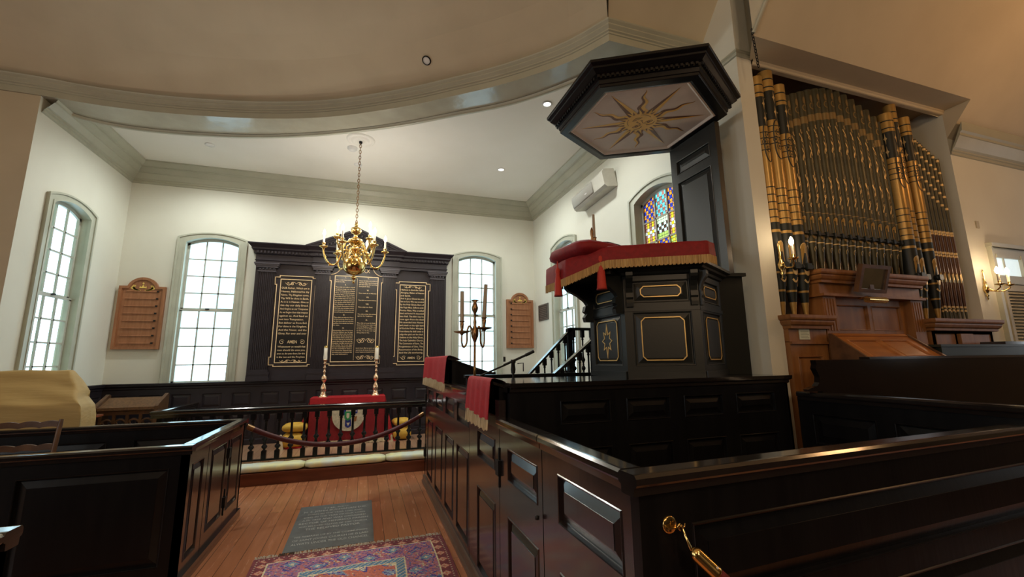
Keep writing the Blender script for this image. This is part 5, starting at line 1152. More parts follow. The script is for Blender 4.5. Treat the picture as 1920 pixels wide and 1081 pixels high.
m = MB(); m.lathe([(.05, 0), (.05, .01), (.02, .03), (.015, .12), (.03, .15), (.012, .17), (.014, .20), (.055, .215), (.06, .225), (.02, .228), (.018, .25), (.024, .27), (.02, .285), (.028, .30), (.001, .302)], (2.22, 3.86, 2.70), 14, caps=False); m.build('stem', abrass_m, r)
m = MB(); m.lathe([(.016, .28), (.0145, .55), (.003, .555)], (2.22, 3.86, 2.70), 12); m.build('candle', candg_m, r)
m = MB(); m.lathe([(.008, .0), (.008, .22), (.016, .24), (.010, .26), (.018, .29), (.018, .33), (.008, .355), (.001, .37)], (2.16, 3.80, 2.72), 10, caps=False); m.build('finial_rod', abrass_m, r)
r = thing('pulpit_microphone', 'thin black gooseneck microphone bending over the pulpit cushion', 'microphone', (2.28, 3.9, 2.75))
m = MB(); m.tube([(2.27, 3.88, 2.72), (2.27, 3.88, 2.93), (2.30, 3.88, 2.965), (2.38, 3.86, 2.965), (2.48, 3.84, 2.94), (2.55, 3.82, 2.915)], .006, 6); m.build('gooseneck', iron_m, r)
m = MB(); m.tube([(2.55, 3.82, 2.915), (2.585, 3.81, 2.895)], .011, 8); m.build('capsule', iron_m, r)

# ------------------------------------------------------------------ backboard and sounding board
R = thing('pulpit_backboard', 'tall black panelled backboard rising from the pulpit to the sounding board', 'panelling', (3.53, 3.76, 2.5))
PK = F((3.50, 3.40, 0), (0, 1, 0), (-1, 0, 0))
m = MB(); slab(m, PK, 0, .735, 2.35, 4.29, [(.10, .635, 3.93, 4.10), (.10, .635, 2.55, 3.83)], [], th=.06, bev=.05, dep=.02); m.build('board', pulp_m, R, fix=False)
m = MB(); m.box(3.56, 3.70, 4.05, 3.81, 3.80, 4.15); m.box(3.56, 3.70, 2.9, 3.81, 3.80, 3.0); m.build('wall_bracket', pulp_m, R)
R = thing('sounding_board', 'hexagonal black canopy over the pulpit with a gilded sunburst on its cream underside', 'canopy', (PX, PY, 4.3))
def hexp(r_, z, n=0): return [(PX+r_*math.cos(math.radians(a)), PY+r_*math.sin(math.radians(a)), z) for a in (150, 210, 270, 330, 30, 90)]
def hloft(m, prof, seg=None):
    H = [hexp(r_, z) for r_, z in prof]
    for A, B in zip(H, H[1:]):
        for k in range(6): m.quad(A[k], A[(k+1) % 6], B[(k+1) % 6], B[k])
m = MB(); hloft(m, [(.775, 4.325), (.775, 4.305), (.80, 4.30), (.885, 4.30), (.89, 4.305), (.89, 4.33), (.90, 4.335), (.905, 4.375), (.925, 4.38), (.925, 4.41), (.95, 4.42), (.99, 4.445), (1.0, 4.45), (1.0, 4.47), (1.035, 4.485), (1.04, 4.49), (1.04, 4.515), (.9, 4.53), (.2, 4.56)]); m.poly(hexp(.2, 4.56)); m.build('cornice', black_m, R, fix=False)
m = MB()
for k in range(6):
    A, B = Vector(hexp(.926, 4.383)[k]), Vector(hexp(.926, 4.383)[(k+1) % 6]); U = (B-A).normalized(); N = ((A+B)/2-Vector((PX, PY, 4.383))).normalized(); L = (B-A).length; q = 0
    while q < L-.03: m.prism([A+U*q, A+U*(q+.024), A+U*(q+.024)+N*.02, A+U*q+N*.02], (0, 0, .026)); q += .044
m.build('dentil_moulding', black_m, R)['kind'] = 'stuff'
m = MB(); hloft(m, [(.775, 4.31), (.755, 4.305), (.735, 4.322), (.73, 4.325)]); m.build('panel_frame', cream_m, R, fix=False)
m = MB(); m.poly(hexp(.735, 4.325)); pn = m.build('cream_panel', cream_m, R, fix=False)
# sunburst painted on the panel
SX, SY, SZ = PX-.01, PY-.01, 4.3235
PSu = lambda a, r_, s, n=0.0: (SX+r_*math.cos(a)-s*math.sin(a), SY+r_*math.sin(a)+s*math.cos(a), SZ-n)
m = MB(); rays = []
for k in range(12): rays.append((math.radians(0+30*k), .66 if k % 2 else .60, k % 2 == 0))
for (a, L, wavy) in rays:
    K = 16; r0 = .15
    for side, mi in ((1, 0), (-1, 1)):
        m.mi = mi
        for i in range(K):
            t0, t1 = i/K, (i+1)/K
            wv = lambda t: (.022*math.sin(t*15)*(1-t*.5) if wavy else 0)
            wd = lambda t: .056*(1-t)**.9
            m.quad(PSu(a, r0+(L-r0)*t0, wv(t0)), PSu(a, r0+(L-r0)*t1, wv(t1)), PSu(a, r0+(L-r0)*t1, wv(t1)+side*wd(t1)), PSu(a, r0+(L-r0)*t0, wv(t0)+side*wd(t0)))
m.build('sun_ray', [sung_m, sunb_m], pn, fix=False)
m = MB()
for k in range(24):
    a = math.radians(7.5+15*k); L = .27 if k % 2 else .235
    m.mi = 0; m.poly([PSu(a, .15, .038, .001), PSu(a, L, 0, .001), PSu(a, .15, 0, .001)]); m.mi = 1; m.poly([PSu(a, .15, -.034, .001), PSu(a, L, 0, .001), PSu(a, .15, 0, .001)])
m.mi = 0; m.poly([PSu(2*PI*i/32, .175, 0, .002) for i in range(32)])
fa = math.radians(-60)   # the face looks down the nave
def fp(u, v):
    u, v = u*1.3, v*1.3; return (SX+u*math.cos(fa)-v*math.sin(fa), SY+u*math.sin(fa)+v*math.cos(fa), SZ-.004)
m.mi = 1
def fstroke(pts, wd):
    K = len(pts)
    for i in range(K-1):
        (a, b), (c, d) = pts[i], pts[i+1]; q = math.hypot(c-a, d-b); nx_, ny_ = -(d-b)/q*wd/2, (c-a)/q*wd/2; m.quad(fp(a+nx_, b+ny_), fp(c+nx_, d+ny_), fp(c-nx_, d-ny_), fp(a-nx_, b-ny_))
for s in (-1, 1):
    fstroke([(s*(.055+.035*math.cos(t)), .035+.014*math.sin(t)) for t in [i*PI/8 for i in range(17)]], .005)
    fstroke([(s*.055+.010*math.cos(t), .035+.010*math.sin(t)) for t in [i*PI/4 for i in range(9)]], .007)
    fstroke([(s*(.02+.075*t), .065+.02*math.sin(t*PI)) for t in [i/6 for i in range(7)]], .006)
    fstroke([(s*.012, .03), (s*.014, -.005), (s*.026, -.02), (s*.012, -.03)], .005)
    fstroke([(s*.10*math.cos(t), -.02-.10*math.sin(t)) for t in [i*.2 for i in range(6)]], .004)
fstroke([(-.045, -.062), (-.02, -.055), (0, -.06), (.02, -.055), (.045, -.062)], .006); fstroke([(-.03, -.07), (0, -.082), (.03, -.07)], .006)
m.build('sun_face', [sung_m, sunb_m], pn, fix=False)

# ------------------------------------------------------------------ organ pipes
def Wrap(x, y, r): return lambda s, z, n=0.0: Vector((x+(r+n)*math.sin(s/r), y-(r+n)*math.cos(s/r), z))
def wpoly(g, P, pts, n=.0015):
    c = (sum(p[0] for p in pts)/len(pts), sum(p[1] for p in pts)/len(pts)); k = len(pts)
    g.add([P(*c, n)]+[P(*p, n) for p in pts], [(0, i+1, (i+1) % k+1) for i in range(k)])
def wstroke(g, P, pts, wd, n=.0015):
    L = []; R_ = []; k = len(pts)
    for i in range(k):
        a = pts[max(i-1, 0)]; b = pts[min(i+1, k-1)]; q = math.hypot(b[0]-a[0], b[1]-a[1]) or 1; dx, dz = (b[0]-a[0])/q*wd/2, (b[1]-a[1])/q*wd/2
        L.append(P(pts[i][0]-dz, pts[i][1]+dx, n)); R_.append(P(pts[i][0]+dz, pts[i][1]-dx, n))
    g.add(L+R_, [(i, i+1, k+i+1, k+i) for i in range(k-1)])
def pipe(style, x, y, r, zf, zm0, zm1, zt, lab, grp):
    root = thing('organ_pipe', lab, 'organ pipe', (x, y, zf), grp); P = Wrap(x, y, r); seg = 18 if r > .03 else 10
    m = MB(); mats = [gpipe_m, bpipe_m, pblack_m, pdull_m, pred_m, pgold_m]
    def rings(bands, base):
        zs = sorted({zm0, zt, *[z for b in bands for z in b[:2]]})
        for a, b in zip(zs, zs[1:]):
            mid_ = (a+b)/2; m.mi = next((q[2] for q in bands if q[0] < mid_ < q[1]), base); m.lathe([(r, a-zf), (r, b-zf)], (x, y, zf), seg, caps=False)
        m.mi = 2; m.lathe([(r, zt-zf), (r-.003, zt-zf), (r-.004, zt-zf-.1)], (x, y, zf), seg, caps=False)
    g = MB()
    if style == 'gold':
        B = [(zt-d, zt-d+.016, 2) for d in (.12, .22)]
        B += [(zt-.62, zt-.26, 2)]; B += [(zt-.70-.07*k, zt-.688-.07*k, 2) for k in range(4)]
        B += [(zm1+.30+.085*k, zm1+.312+.085*k, 2) for k in range(5)]; B += [(zm1+.17, zm1+.25, 2), (zm0, zm1+.14, 2)]
        rings(B, 0); m.build('pipe_body', mats, root, fix=False)
        g.mi = 5    # gilt leaf crosses on the black band
        for zc_ in (zt-.35, zt-.53):
            for s0 in (-.45*r*PI, .45*r*PI, 0):
                st = [(s0+(.030 if i % 2 else .010)*math.cos(i*PI/4), zc_+(.075 if i % 4 == 0 else .012 if i % 2 == 0 else .03)*math.sin(i*PI/4+PI/2)) for i in range(8)]
                wpoly(g, P, [(s0-.02, zc_), (s0-.006, zc_+.02), (s0, zc_+.08), (s0+.006, zc_+.02), (s0+.02, zc_), (s0+.006, zc_-.02), (s0, zc_-.08), (s0-.006, zc_-.02)])
        g.mi = 2; zc_ = (zm1+zt)/2+.18; q = r*.80
        dia = lambda k: [(k*q*math.sin(t)*(.75+.25*abs(math.cos(t))), zc_+k*.235*math.copysign(abs(math.cos(t))**1.0, math.cos(t))*(1 if abs(math.cos(t)) > .5 else .75)) for t in [i*2*PI/24 for i in range(25)]]
        wstroke(g, P, dia(1.0), .013)
        for (u, v) in ((0, .085), (0, -.085), (.035, 0), (-.035, 0)):
            wstroke(g, P, [(u+.026*math.cos(t), zc_+v+.036*math.sin(t)) for t in [i*PI/6 for i in range(13)]], .007)
            wpoly(g, P, [(u+.012*math.cos(t), zc_+v+.016*math.sin(t)) for t in [i*PI/3 for i in range(6)]])
        g.build('stencilled_ornament', mats, root, fix=False)
        # mouth
        mo = MB(); w_ = r*.62; mo.mi = 0; A = [(-w_, zm0+.03), (w_, zm0+.03), (w_, zm1-.02)]+[(w_*math.cos(t), zm1-.02+.06*math.sin(t)) for t in [i*PI/8 for i in range(9)]]+[(-w_, zm1-.02)]
        wpoly(mo, P, A, .003); mo.mi = 5; wstroke(mo, P, A[1:], .007, .004); mo.build('mouth', mats, root, fix=False)
        e = MB(); e.box(x-r*1.02, y-r-.02, zm0-.02, x+r*1.02, y-r+.01, zm0+.015); e.box(x-.034, y-r-.035, zm0-.035, x+.034, y-r, zm0+.03); e.build('mouth_bar', pblack_m, root)
        m = MB(); H = zm0-zf; K = [(0, .12*r/r*.22*1, 0)]
        rr = lambda t: r*(.22+.78*min(1, t*1.15)); mm_ = MB()
        for (t0, t1, mi) in ((0, .28, 0), (.28, .48, 2), (.48, .52, 0), (.52, .84, 2), (.84, .88, 0), (.88, 1, 2)):
            mm_.mi = mi; mm_.lathe([(rr(t0), H*t0), (rr((t0+t1)/2), H*(t0+t1)/2), (rr(t1), H*t1)], (x, y, zf), seg, caps=False)
        mm_.mi = 5; Pf = lambda s, z, n=0.0: Vector((x+(rr((z-zf)/H)+n)*math.sin(s/r), y-(rr((z-zf)/H)+n)*math.cos(s/r), z))
        wpoly(mm_, Pf, [(-r*.5, zm0-.03)]+[(r*.5*math.sin(t), zm0-.03-.07*math.cos(t)) for t in [-PI/2+i*PI/6 for i in range(7)]], .003)
        zc2 = zf+H*.68; wstroke(mm_, Pf, [(-.04+.07*t, zc2+.03-.03*math.sin(t*PI)) for t in [i/6 for i in range(7)]], .02, .003); wstroke(mm_, Pf, [(.03, zc2+.05), (.045, zc2), (.03, zc2-.05)], .014, .003)
        mm_.build('foot', mats, root, fix=False)
    elif style == 'bronze':
        B = [(zt-.42, zt-.33, 3), (zm1+.05, zm1+.062, 3)]
        rings(B, 1); m.build('pipe_body', mats, root, fix=False)
        g.mi = 3; wpoly(g, P, [(.022*math.cos(t), zt-.12+.05*math.sin(t)) for t in [i*PI/4 for i in range(8)]]); wstroke(g, P, [(.03*math.cos(t), zt-.22+.04*math.sin(t)) for t in [i*PI/6 for i in range(11)]], .012)
        g.mi = 5
        for (z0, sg) in ((zt-.47, -1), (zm1+.12, 1)):
            f = lambda u, v: (u, z0+sg*v)
            wstroke(g, P, [f(.012+.016*math.cos(t), .02+.03*math.sin(t)*.9) for t in [i*.5 for i in range(9)]], .010)
            wstroke(g, P, [f(-.022+.0*t, .0) if 0 else f(-.024*math.cos(t*PI), .05+.13*t) for t in [i/8 for i in range(9)]], .011)
            wstroke(g, P, [f((.022-.0028*i)*math.cos(i*.62), .13+(.032-.003*i)*math.sin(i*.62)) for i in range(10)], .011)
            wstroke(g, P, [f(.020*math.sin(t*PI*1.6), .19+.20*t) for t in [i/10 for i in range(11)]], .012)
            wpoly(g, P, [f(-.02, .23), f(0, .255), f(.004, .30), f(-.014, .27)]); wpoly(g, P, [f(.02, .31), f(.0, .33), f(-.004, .37), f(.016, .35)])
            wstroke(g, P, [f(0, .39), f(.003, .45)], .006)
        g.build('stencilled_ornament', mats, root, fix=False)
        mo = MB(); w_ = r*.72; mo.mi = 0; A = [(-w_, zm0), (w_, zm0), (w_, zm1-.03)]+[(w_*math.cos(t), zm1-.03+.045*math.sin(t)) for t in [i*PI/8 for i in range(9)]]+[(-w_, zm1-.03)]
        wpoly(mo, P, A, .003); mo.mi = 2; wstroke(mo, P, A[1:]+[A[0]], .008, .004); mo.build('mouth', mats, root, fix=False)
        e = MB(); e.box(x-.055, y-r-.018, zm0-.03, x+.055, y-r+.01, zm0-.008); e.box(x+.02, y-r-.03, zm0-.045, x+.05, y-r, zm0+.008); e.build('mouth_bar', pblack_m, root)
        H = zm0-.03-zf; rr = lambda t: r*(.20+.80*min(1, t*1.05)); mm_ = MB()
        for (t0, t1, mi) in ((0, .42, 1), (.42, .80, 1), (.80, .83, 5), (.83, 1, 1)):
            mm_.mi = mi; mm_.lathe([(rr(t0), H*t0), (rr((t0+t1)/2), H*(t0+t1)/2), (rr(t1), H*t1)], (x, y, zf), seg, caps=False)
        Pf = lambda s, z, n=0.0: Vector((x+(rr((z-zf)/H)+n)*math.sin(s/r), y-(rr((z-zf)/H)+n)*math.cos(s/r), z))
        mm_.mi = 5; wpoly(mm_, Pf, [(.0, zf+.002), (r*.9, zf+.002), (r*1.3, zf+H*.42), (r*.2, zf+H*.30), (-r*.1, zf+H*.33)], .003)
        wstroke(mm_, Pf, [(.02*math.cos(t), zf+H*.62+.03*math.sin(t)) for t in [i*.5 for i in range(9)]], .009, .003)
        mm_.mi = 3; wpoly(mm_, Pf, [(-r*.7, zf+H)]+[(r*.7*math.sin(t), zf+H-.05*math.cos(t)) for t in [-PI/2+i*PI/6 for i in range(7)]], .004)
        mm_.build('foot', mats, root, fix=False)
    else:
        B = [(zt-.05-.17*k, zt-.02-.17*k, 5) for k in range(5)]+[(zm1+.55, zm1+.58, 5), (zm1+.52, zm1+.545, 5), (zm1+.27, zm1+.30, 5), (zm1+.235, zm1+.26, 5), (zm1, zm1+.52, 4)]
        rings(B, 1); m.build('pipe_body', mats, root, fix=False)
        mo = MB(); w_ = r*.8; mo.mi = 5; wpoly(mo, P, [(-w_, zm0), (w_, zm0), (w_, zm1), (0, zm1+.03), (-w_, zm1)], .003); mo.build('mouth', mats, root, fix=False)
        H = zm0-zf; mm_ = MB(); rr = lambda t: r*(.3+.7*t)
        for (t0, t1, mi) in ((0, .25, 1), (.25, .30, 5), (.30, .34, 1), (.34, .39, 5), (.39, 1, 4)): mm_.mi = mi; mm_.lathe([(rr(t0), H*t0), (rr(t1), H*t1)], (x, y, zf), seg, caps=False)
        mm_.build('foot', mats, root, fix=False)
TT = [4.78, 4.83, 4.88, 4.93, 4.97, 5.00, 5.03, 5.01, 4.99, 4.95, 4.89, 4.85, 4.78, 4.73]
nm = ['first', 'second', 'third', 'fourth', 'fifth', 'sixth', 'seventh', 'eighth', 'ninth', 'tenth', 'eleventh', 'twelfth', 'thirteenth', 'fourteenth']
for k in range(14):
    x = 4.615+k*.1262; zb_ = 3.30+.03*math.sin(k/13*PI)
    pipe('bronze', x, 3.42, .060, 2.665, 3.13, zb_+.0, TT[k]+.02, 'dark bronze stencilled organ pipe, %s from the left in the middle rank' % nm[k], 'dark stencilled pipes in the middle of the organ')
for k, (x, r_, zt) in enumerate(((4.118, .070, 4.90), (4.272, .078, 5.00), (4.445, .076, 4.86))):
    pipe('gold', x, 3.36, r_, 2.17, 2.70, 2.92, zt, 'gilt organ pipe with black bands, %s of the three beside the pier' % ('leftmost', 'middle', 'rightmost')[k], 'gilt pipes left of the organ')
for k, (x, y, r_, zt) in enumerate(((6.30, 3.36, .082, 4.84), (6.50, 3.40, .068, 5.03), (6.70, 3.38, .070, 4.87))):
    pipe('gold', x, y, r_, 2.17, 2.70, 2.90, zt, 'gilt organ pipe with black bands, %s of the three right of the middle rank' % ('leftmost', 'middle', 'rightmost')[k], 'gilt pipes right of the organ')
for k in range(6):
    pipe('small', 6.86+k*.082, 3.38, .027, 2.17, 2.66, 2.76, 4.60-.045*k, 'thin dark organ pipe with gold dots, %s in the front row by the right jamb' % nm[k], 'thin pipes right of the organ')
for k in range(5):
    pipe('small', 6.90+k*.085, 3.47, .027, 2.17, 2.66, 2.76, 4.74-.045*k, 'thin dark organ pipe with gold dots, %s in the back row by the right jamb' % nm[k], 'thin pipes right of the organ')

# ------------------------------------------------------------------ organ case
R = thing('organ_case', 'golden oak organ case with panels, fluted pilasters and moulded shelves carrying the pipes', 'organ', (5.7, 3.5, 0))
def shelf(nm_, x0, x1, yf, zt, prof, depth=.35):
    m = MB(); m.sweep([(x0, 3.31+depth), (x0, yf), (x1, yf), (x1, 3.31+depth)], [(a, zt+b) for a, b in prof], side=-1)
    m.box(x0-prof[-1][0]*.0, yf, zt-.03, x1, 3.31+depth, zt); m.build(nm_, organ_m, R, fix=False)
mp_ = [(0, -.14), (.01, -.135), (.012, -.11), (.03, -.095), (.04, -.07), (.04, -.055), (.055, -.045), (.06, -.03), (.06, 0), (0, 0)]
shelf('left_shelf', 4.035, 4.56, 3.23, 2.17, mp_); shelf('centre_shelf', 4.56, 6.20, 3.24, 2.665, mp_); shelf('right_shelf', 6.22, 7.44, 3.20, 2.17, mp_)
PO = F((0, 3.26, 0), (1, 0, 0), (0, -1, 0))
m = MB(); m.box(4.56, 3.27, 2.40, 6.20, 3.6, 2.53); m.box(4.55, 3.22, 2.385, 6.21, 3.6, 2.412); m.build('frieze', organ_m, R)
for x0 in (4.58, 6.00):
    m = MB(); m.box(x0, 3.26, 1.30, x0+.19, 3.6, 2.385)
    for k in range(4): m.box(x0+.02+.042*k, 3.252, 2.02, x0+.042+.042*k, 3.26, 2.36)
    m.build('pilaster', organ_m, R)
m = MB(); PO2 = F((0, 3.33, 0), (1, 0, 0), (0, -1, 0)); panels(m, PO2, 4.77, 6.00, 1.30, 2.385, [(4.86, 5.36, 2.03, 2.31), (5.42, 5.92, 2.03, 2.31)], dep=.02, bev=.01, raised=False); m.build('centre_panelling', organ_m, R, fix=False)
m = MB(); slab(m, PO, 4.035, 4.56, 0, 1.88, [(4.12, 4.47, .9, 1.76), (4.12, 4.47, .15, .8)], [], th=.2, dep=.02, bev=.015); m.box(4.035, 3.26, 1.90, 4.56, 3.5, 2.04); m.box(4.035, 3.235, 1.88, 4.56, 3.5, 1.905); m.build('left_base', organ_m, R, fix=False)
m = MB(); m.box(6.24, 3.24, 1.72, 7.42, 3.6, 2.04); PO3 = F((0, 3.24, 0), (1, 0, 0), (0, -1, 0)); panels(m, PO3, 6.24, 7.42, 1.72, 2.04, [(6.30, 6.66, 1.80, 2.0), (6.98, 7.36, 1.80, 2.0)], dep=.015, bev=.01, raised=False)
m.box(6.70, 3.20, 1.76, 6.94, 3.24, 2.0); m.box(6.3, 3.27, 0, 7.42, 3.6, 1.72); m.build('right_base', organ_m, R, fix=False)
m = MB(); m.prism([(4.53, 3.22, 1.2), (4.53, 2.88, 1.2), (4.53, 2.87, 1.73), (4.53, 3.20, 1.985), (4.53, 3.22, 1.985)], (.03, 0, 0)); m.build('console_cheek', carv_m, R)
m = MB(); m.prism([(5.72, 3.22, 1.2), (5.72, 2.88, 1.2), (5.72, 2.87, 1.73), (5.72, 3.20, 1.985), (5.72, 3.22, 1.985)], (.03, 0, 0)); m.build('console_cheek', carv_m, R)
sl_ = Vector((0, .33, .255)).normalized(); PCn = Vector((0, -sl_.z, sl_.y)); O_ = Vector((4.56, 2.875, 1.71))
PCc = lambda u, v, n=0.0: O_+Vector((u, 0, 0))+sl_*v+PCn*n
m = MB(); panels(m, PCc, 0, 1.16, 0, .42, [(.12, .55, .06, .34), (.61, 1.04, .06, .34)], dep=.012, bev=.008, raised=False); m.prism([PCc(0, .40, -.0), PCc(1.16, .40, 0), PCc(1.16, .44, 0), PCc(0, .44, 0)], PCn*.012); m.build('console_lid', organo_m, R, fix=False)
m = MB(); m.box(4.56, 2.90, 1.2, 5.72, 3.2, 1.70); m.build('console_front', organo_m, R)
r = thing('notice_sheet', 'small pale printed notice pinned under the left organ shelf', 'notice', (4.24, 3.255, 1.94)); m = MB(); m.box(4.17, 3.250, 1.925, 4.31, 3.258, 2.03); m.build('paper', paper_m, r)
m = MB()
for k in range(5): m.box(4.185, 3.2485, 1.94+.016*k, 4.295-.015*(k % 2), 3.2495, 1.944+.016*k)
m.build('printed_lines', mat('grey_print', (.2, .24, .16), .8), r)['kind'] = 'stuff'
# tilted mirror and brass lamp
r = thing('console_mirror', 'framed rectangular mirror tilted forward above the organ console', 'mirror', (5.2, 3.1, 2.4))
MP = lambda u, v, n=0.0: Vector((4.93, 3.145, 2.425))+Vector((.985, .0, .0))*u+Vector((0, -.29, .957))*v+Vector((0, -.957, -.29))*n
m = MB(); frame_strip(m, MP, [(0, 0), (.45, 0), (.45, .30), (0, .30)], .04, -.02, .02); m.prism([MP(0, 0, -.02), MP(.45, 0, -.02), MP(.45, .30, -.02), MP(0, .30, -.02)], MP(0, 0, -.03)-MP(0, 0, -.02)); m.build('frame', carv_m, r, fix=False)
m = MB(); m.poly([MP(.03, .03, .0), MP(.42, .03, .0), MP(.42, .27, 0), MP(.03, .27, 0)]); m.build('mirror_glass', mat('mirror_silver', (.55, .58, .52), .03, 1.0), r, fix=False)
m = MB(); m.box(5.12, 3.12, 2.45, 5.18, 3.24, 2.55); m.build('bracket', carv_m, r)
r = thing('console_lamp', 'small brass tube picture lamp fixed below the mirror on the organ case', 'lamp', (5.05, 3.1, 2.32))
m = MB(); m.tube([(4.97, 3.08, 2.335), (5.26, 3.08, 2.335)], .032, 14); m.build('lamp_shade', brass_m, r); m = MB(); m.tube([(5.1, 3.24, 2.37), (5.1, 3.15, 2.38), (5.1, 3.09, 2.36)], .008, 6); m.build('arm', brass_m, r)

# ------------------------------------------------------------------ sconces, transept door and shutter
def sconce(x, y, z, n_, lab, sp=.12):
    r = thing('wall_sconce', lab, 'wall lamp', (x, y, z))
    m = MB(); m.sm = True; m.lathe([(.001, -.16), (.012, -.14), (.006, -.12), (.02, -.10), (.008, -.08), (.03, -.04), (.034, 0), (.022, .03), (.012, .05), (.018, .07), (.010, .09), (.016, .12), (.008, .14), (.012, .17), (.006, .20), (.010, .22), (.001, .25)], (x, y-.02, z), 12, caps=False); m.build('back_plate', brass_m, r)
    for k in range(n_):
        dx = 0 if n_ == 1 else (-.5+k)*sp*1.6; ex, ey = x+dx+(.0 if n_ > 1 else -.05), y-.20
        P3 = [(x, y-.03, z), (x+dx*.4, y-.08, z-.05), (x+dx*.8, y-.15, z-.055), (ex, ey, z-.02), (ex, ey, z+.02)]
        m = MB(); m.tube(P3, .008, 8); arm = m.build('arm', brass_m, r)
        m = MB(); m.lathe([(.008, .0), (.045, .015), (.05, .022), (.015, .024), (.018, .055), (.014, .058)], (ex, ey, z), 12, caps=False); m.build('drip_pan', brass_m, arm)
        m = MB(); m.lathe([(.014, .05), (.014, .15)], (ex, ey, z), 10); m.build('candle_tube', candle_m, arm)
        m = MB(); m.lathe([(.008, .15), (.022, .175), (.024, .195), (.014, .225), (.001, .245)], (ex, ey, z), 10, caps=False); m.build('flame_bulb', bulb_m, arm)
        light('sconce_lamp', 'POINT', (ex, ey-.05, z+.22), 2.6 if n_ > 1 else 2.6, WARM, .04)
sconce(4.06, 3.29, 2.70, 1, 'brass wall sconce with one lit candle bulb beside the gilt organ pipes')
sconce(7.60, 3.31, 2.60, 2, 'brass wall sconce with two lit candle bulbs beside the shuttered transept window', .13)
wn = bpy.data.objects.new('door_1', None); C.objects.link(wn); struct(wn); WL[wn.name] = Vector((0, 0, 0))
PD = F((0, 3.31, 0), (1, 0, 0), (0, -1, 0))
m = MB(); frame_strip(m, PD, [(7.86, 0), (9.20, 0), (9.20, 3.17), (7.86, 3.17)], .09, 0, .03); frame_strip(m, PD, [(7.84, -.02), (9.22, -.02), (9.22, 3.20), (7.84, 3.20)], .03, 0, .05); m.prism([PD(7.82, 3.17), PD(9.24, 3.17), PD(9.24, 3.22), PD(7.82, 3.22)], (0, -.07, 0)); m.prism([PD(7.95, 2.68), PD(9.1, 2.68), PD(9.1, 2.79), PD(7.95, 2.79)], (0, -.03, 0)); m.build('casing', trim_m, wn, fix=False)
m = MB(); m.prism([PD(7.95, 2.79), PD(8.50, 2.79), PD(8.50, 3.03), PD(7.95, 3.03)], (0, -.012, 0)); m.build('transom_pane', mat('emissive_transom_glass', (.5, .6, .62), .2, emit=(.70, .84, .86), estr=.62), wn)  # daylight behind the transom put in as the pane's own glow
m = MB(); m.box(8.12, 3.285, 2.79, 8.14, 3.30, 3.03); m.box(8.50, 3.26, 2.79, 9.11, 3.31, 3.08); m.box(7.95, 3.27, 3.03, 8.5, 3.31, 3.08); m.build('transom_bar', trim_m, wn)
m = MB()
m.box(7.97, 3.27, .1, 8.03, 3.30, 2.66); m.box(8.56, 3.27, .1, 8.62, 3.30, 2.66); m.box(8.03, 3.27, 2.58, 8.56, 3.30, 2.66)
z = 1.2
while z < 2.57: m.prism([(8.03, 3.262, z), (8.03, 3.268, z-.006), (8.03, 3.298, z+.026), (8.03, 3.292, z+.032)], (.53, 0, 0)); z += .042
m.box(8.66, 3.28, .1, 9.11, 3.30, 2.66); m.build('louvred_shutter', louv_m, wn)
m = MB(); m.box(7.70, 3.295, 3.42, 7.76, 3.31, 3.52); tag(m.build('thermostat', louv_m, loc=(7.73, 3.3, 3.47)), 'small beige thermostat box on the transept wall above the sconce', 'thermostat')
# hanging chain by the pier
m = MB(); zz = 5.14; k = 0; x0, y0 = 3.765, 2.955
while zz > 4.72:
    t = (5.14-zz)/.42; cxx, cyy = 3.72+.03*t, 3.0-.0*t
    pts = [Vector((.012*math.cos(a), 0, .022*math.sin(a))) for a in [2*PI*i/8 for i in range(8)]]
    if k % 2: pts = [Vector((0, p.x, p.z)) for p in pts]
    m.tube([p+Vector((cxx, cyy, zz)) for p in pts], .0045, 5, closed=True); zz -= .034; k += 1
tag(m.build('hanging_chain', iron_m, loc=(3.72, 3.0, 5.15)), 'dark iron chain hanging from the ceiling edge beside the pier', 'chain')

# ------------------------------------------------------------------ choir furniture behind the near pew
R = thing('choir_bench', 'black high-backed bench with a scrolled left end in front of the organ', 'bench', (6, 2.8, 0))
m = MB(); pf = [(3.78, .0), (3.78, 1.455), (3.63, 1.455), (3.61, 1.475), (3.66, 1.49), (3.72, 1.50), (3.755, 1.53), (3.765, 1.58), (3.745, 1.62), (3.728, 1.65), (3.745, 1.685), (3.74, 1.722), (9.6, 1.722), (9.6, 0)]
m.prism([(a, 2.80, b) for a, b in pf], (0, .05, 0)); m.build('back_panel', mat('glossy_black_bench', (.010, .007, .007), .12, col2=(.007, .005, .005), nscale=3, bump=.12, bscale=5, spec=.4), R)
m = MB(); m.box(4.4, 2.78, 1.722, 9.6, 2.87, 1.745); m.build('top_rail', cap_m, R)
m = MB(); m.box(3.9, 2.30, .40, 9.5, 2.78, .44); m.box(3.9, 2.30, 0, 3.95, 2.78, .40); m.build('seat', black_m, R)
R = thing('choir_desk', 'long dark green-black desk top in front of the right end of the organ', 'desk', (7, 3, 0))
m = MB(); m.box(5.80, 2.95, 1.70, 9.5, 3.12, 1.84); m.box(5.76, 2.93, 1.84, 9.5, 3.16, 1.865); m.build('desk_top', pian_m, R); m = MB(); m.box(5.85, 2.98, 0, 9.4, 3.10, 1.70); m.build('desk_body', pian_m, R)
m = MB(); m.box(7.0, 2.96, 1.867, 9.5, 3.18, 1.90); m.build('folded_lid', cap_m, R)

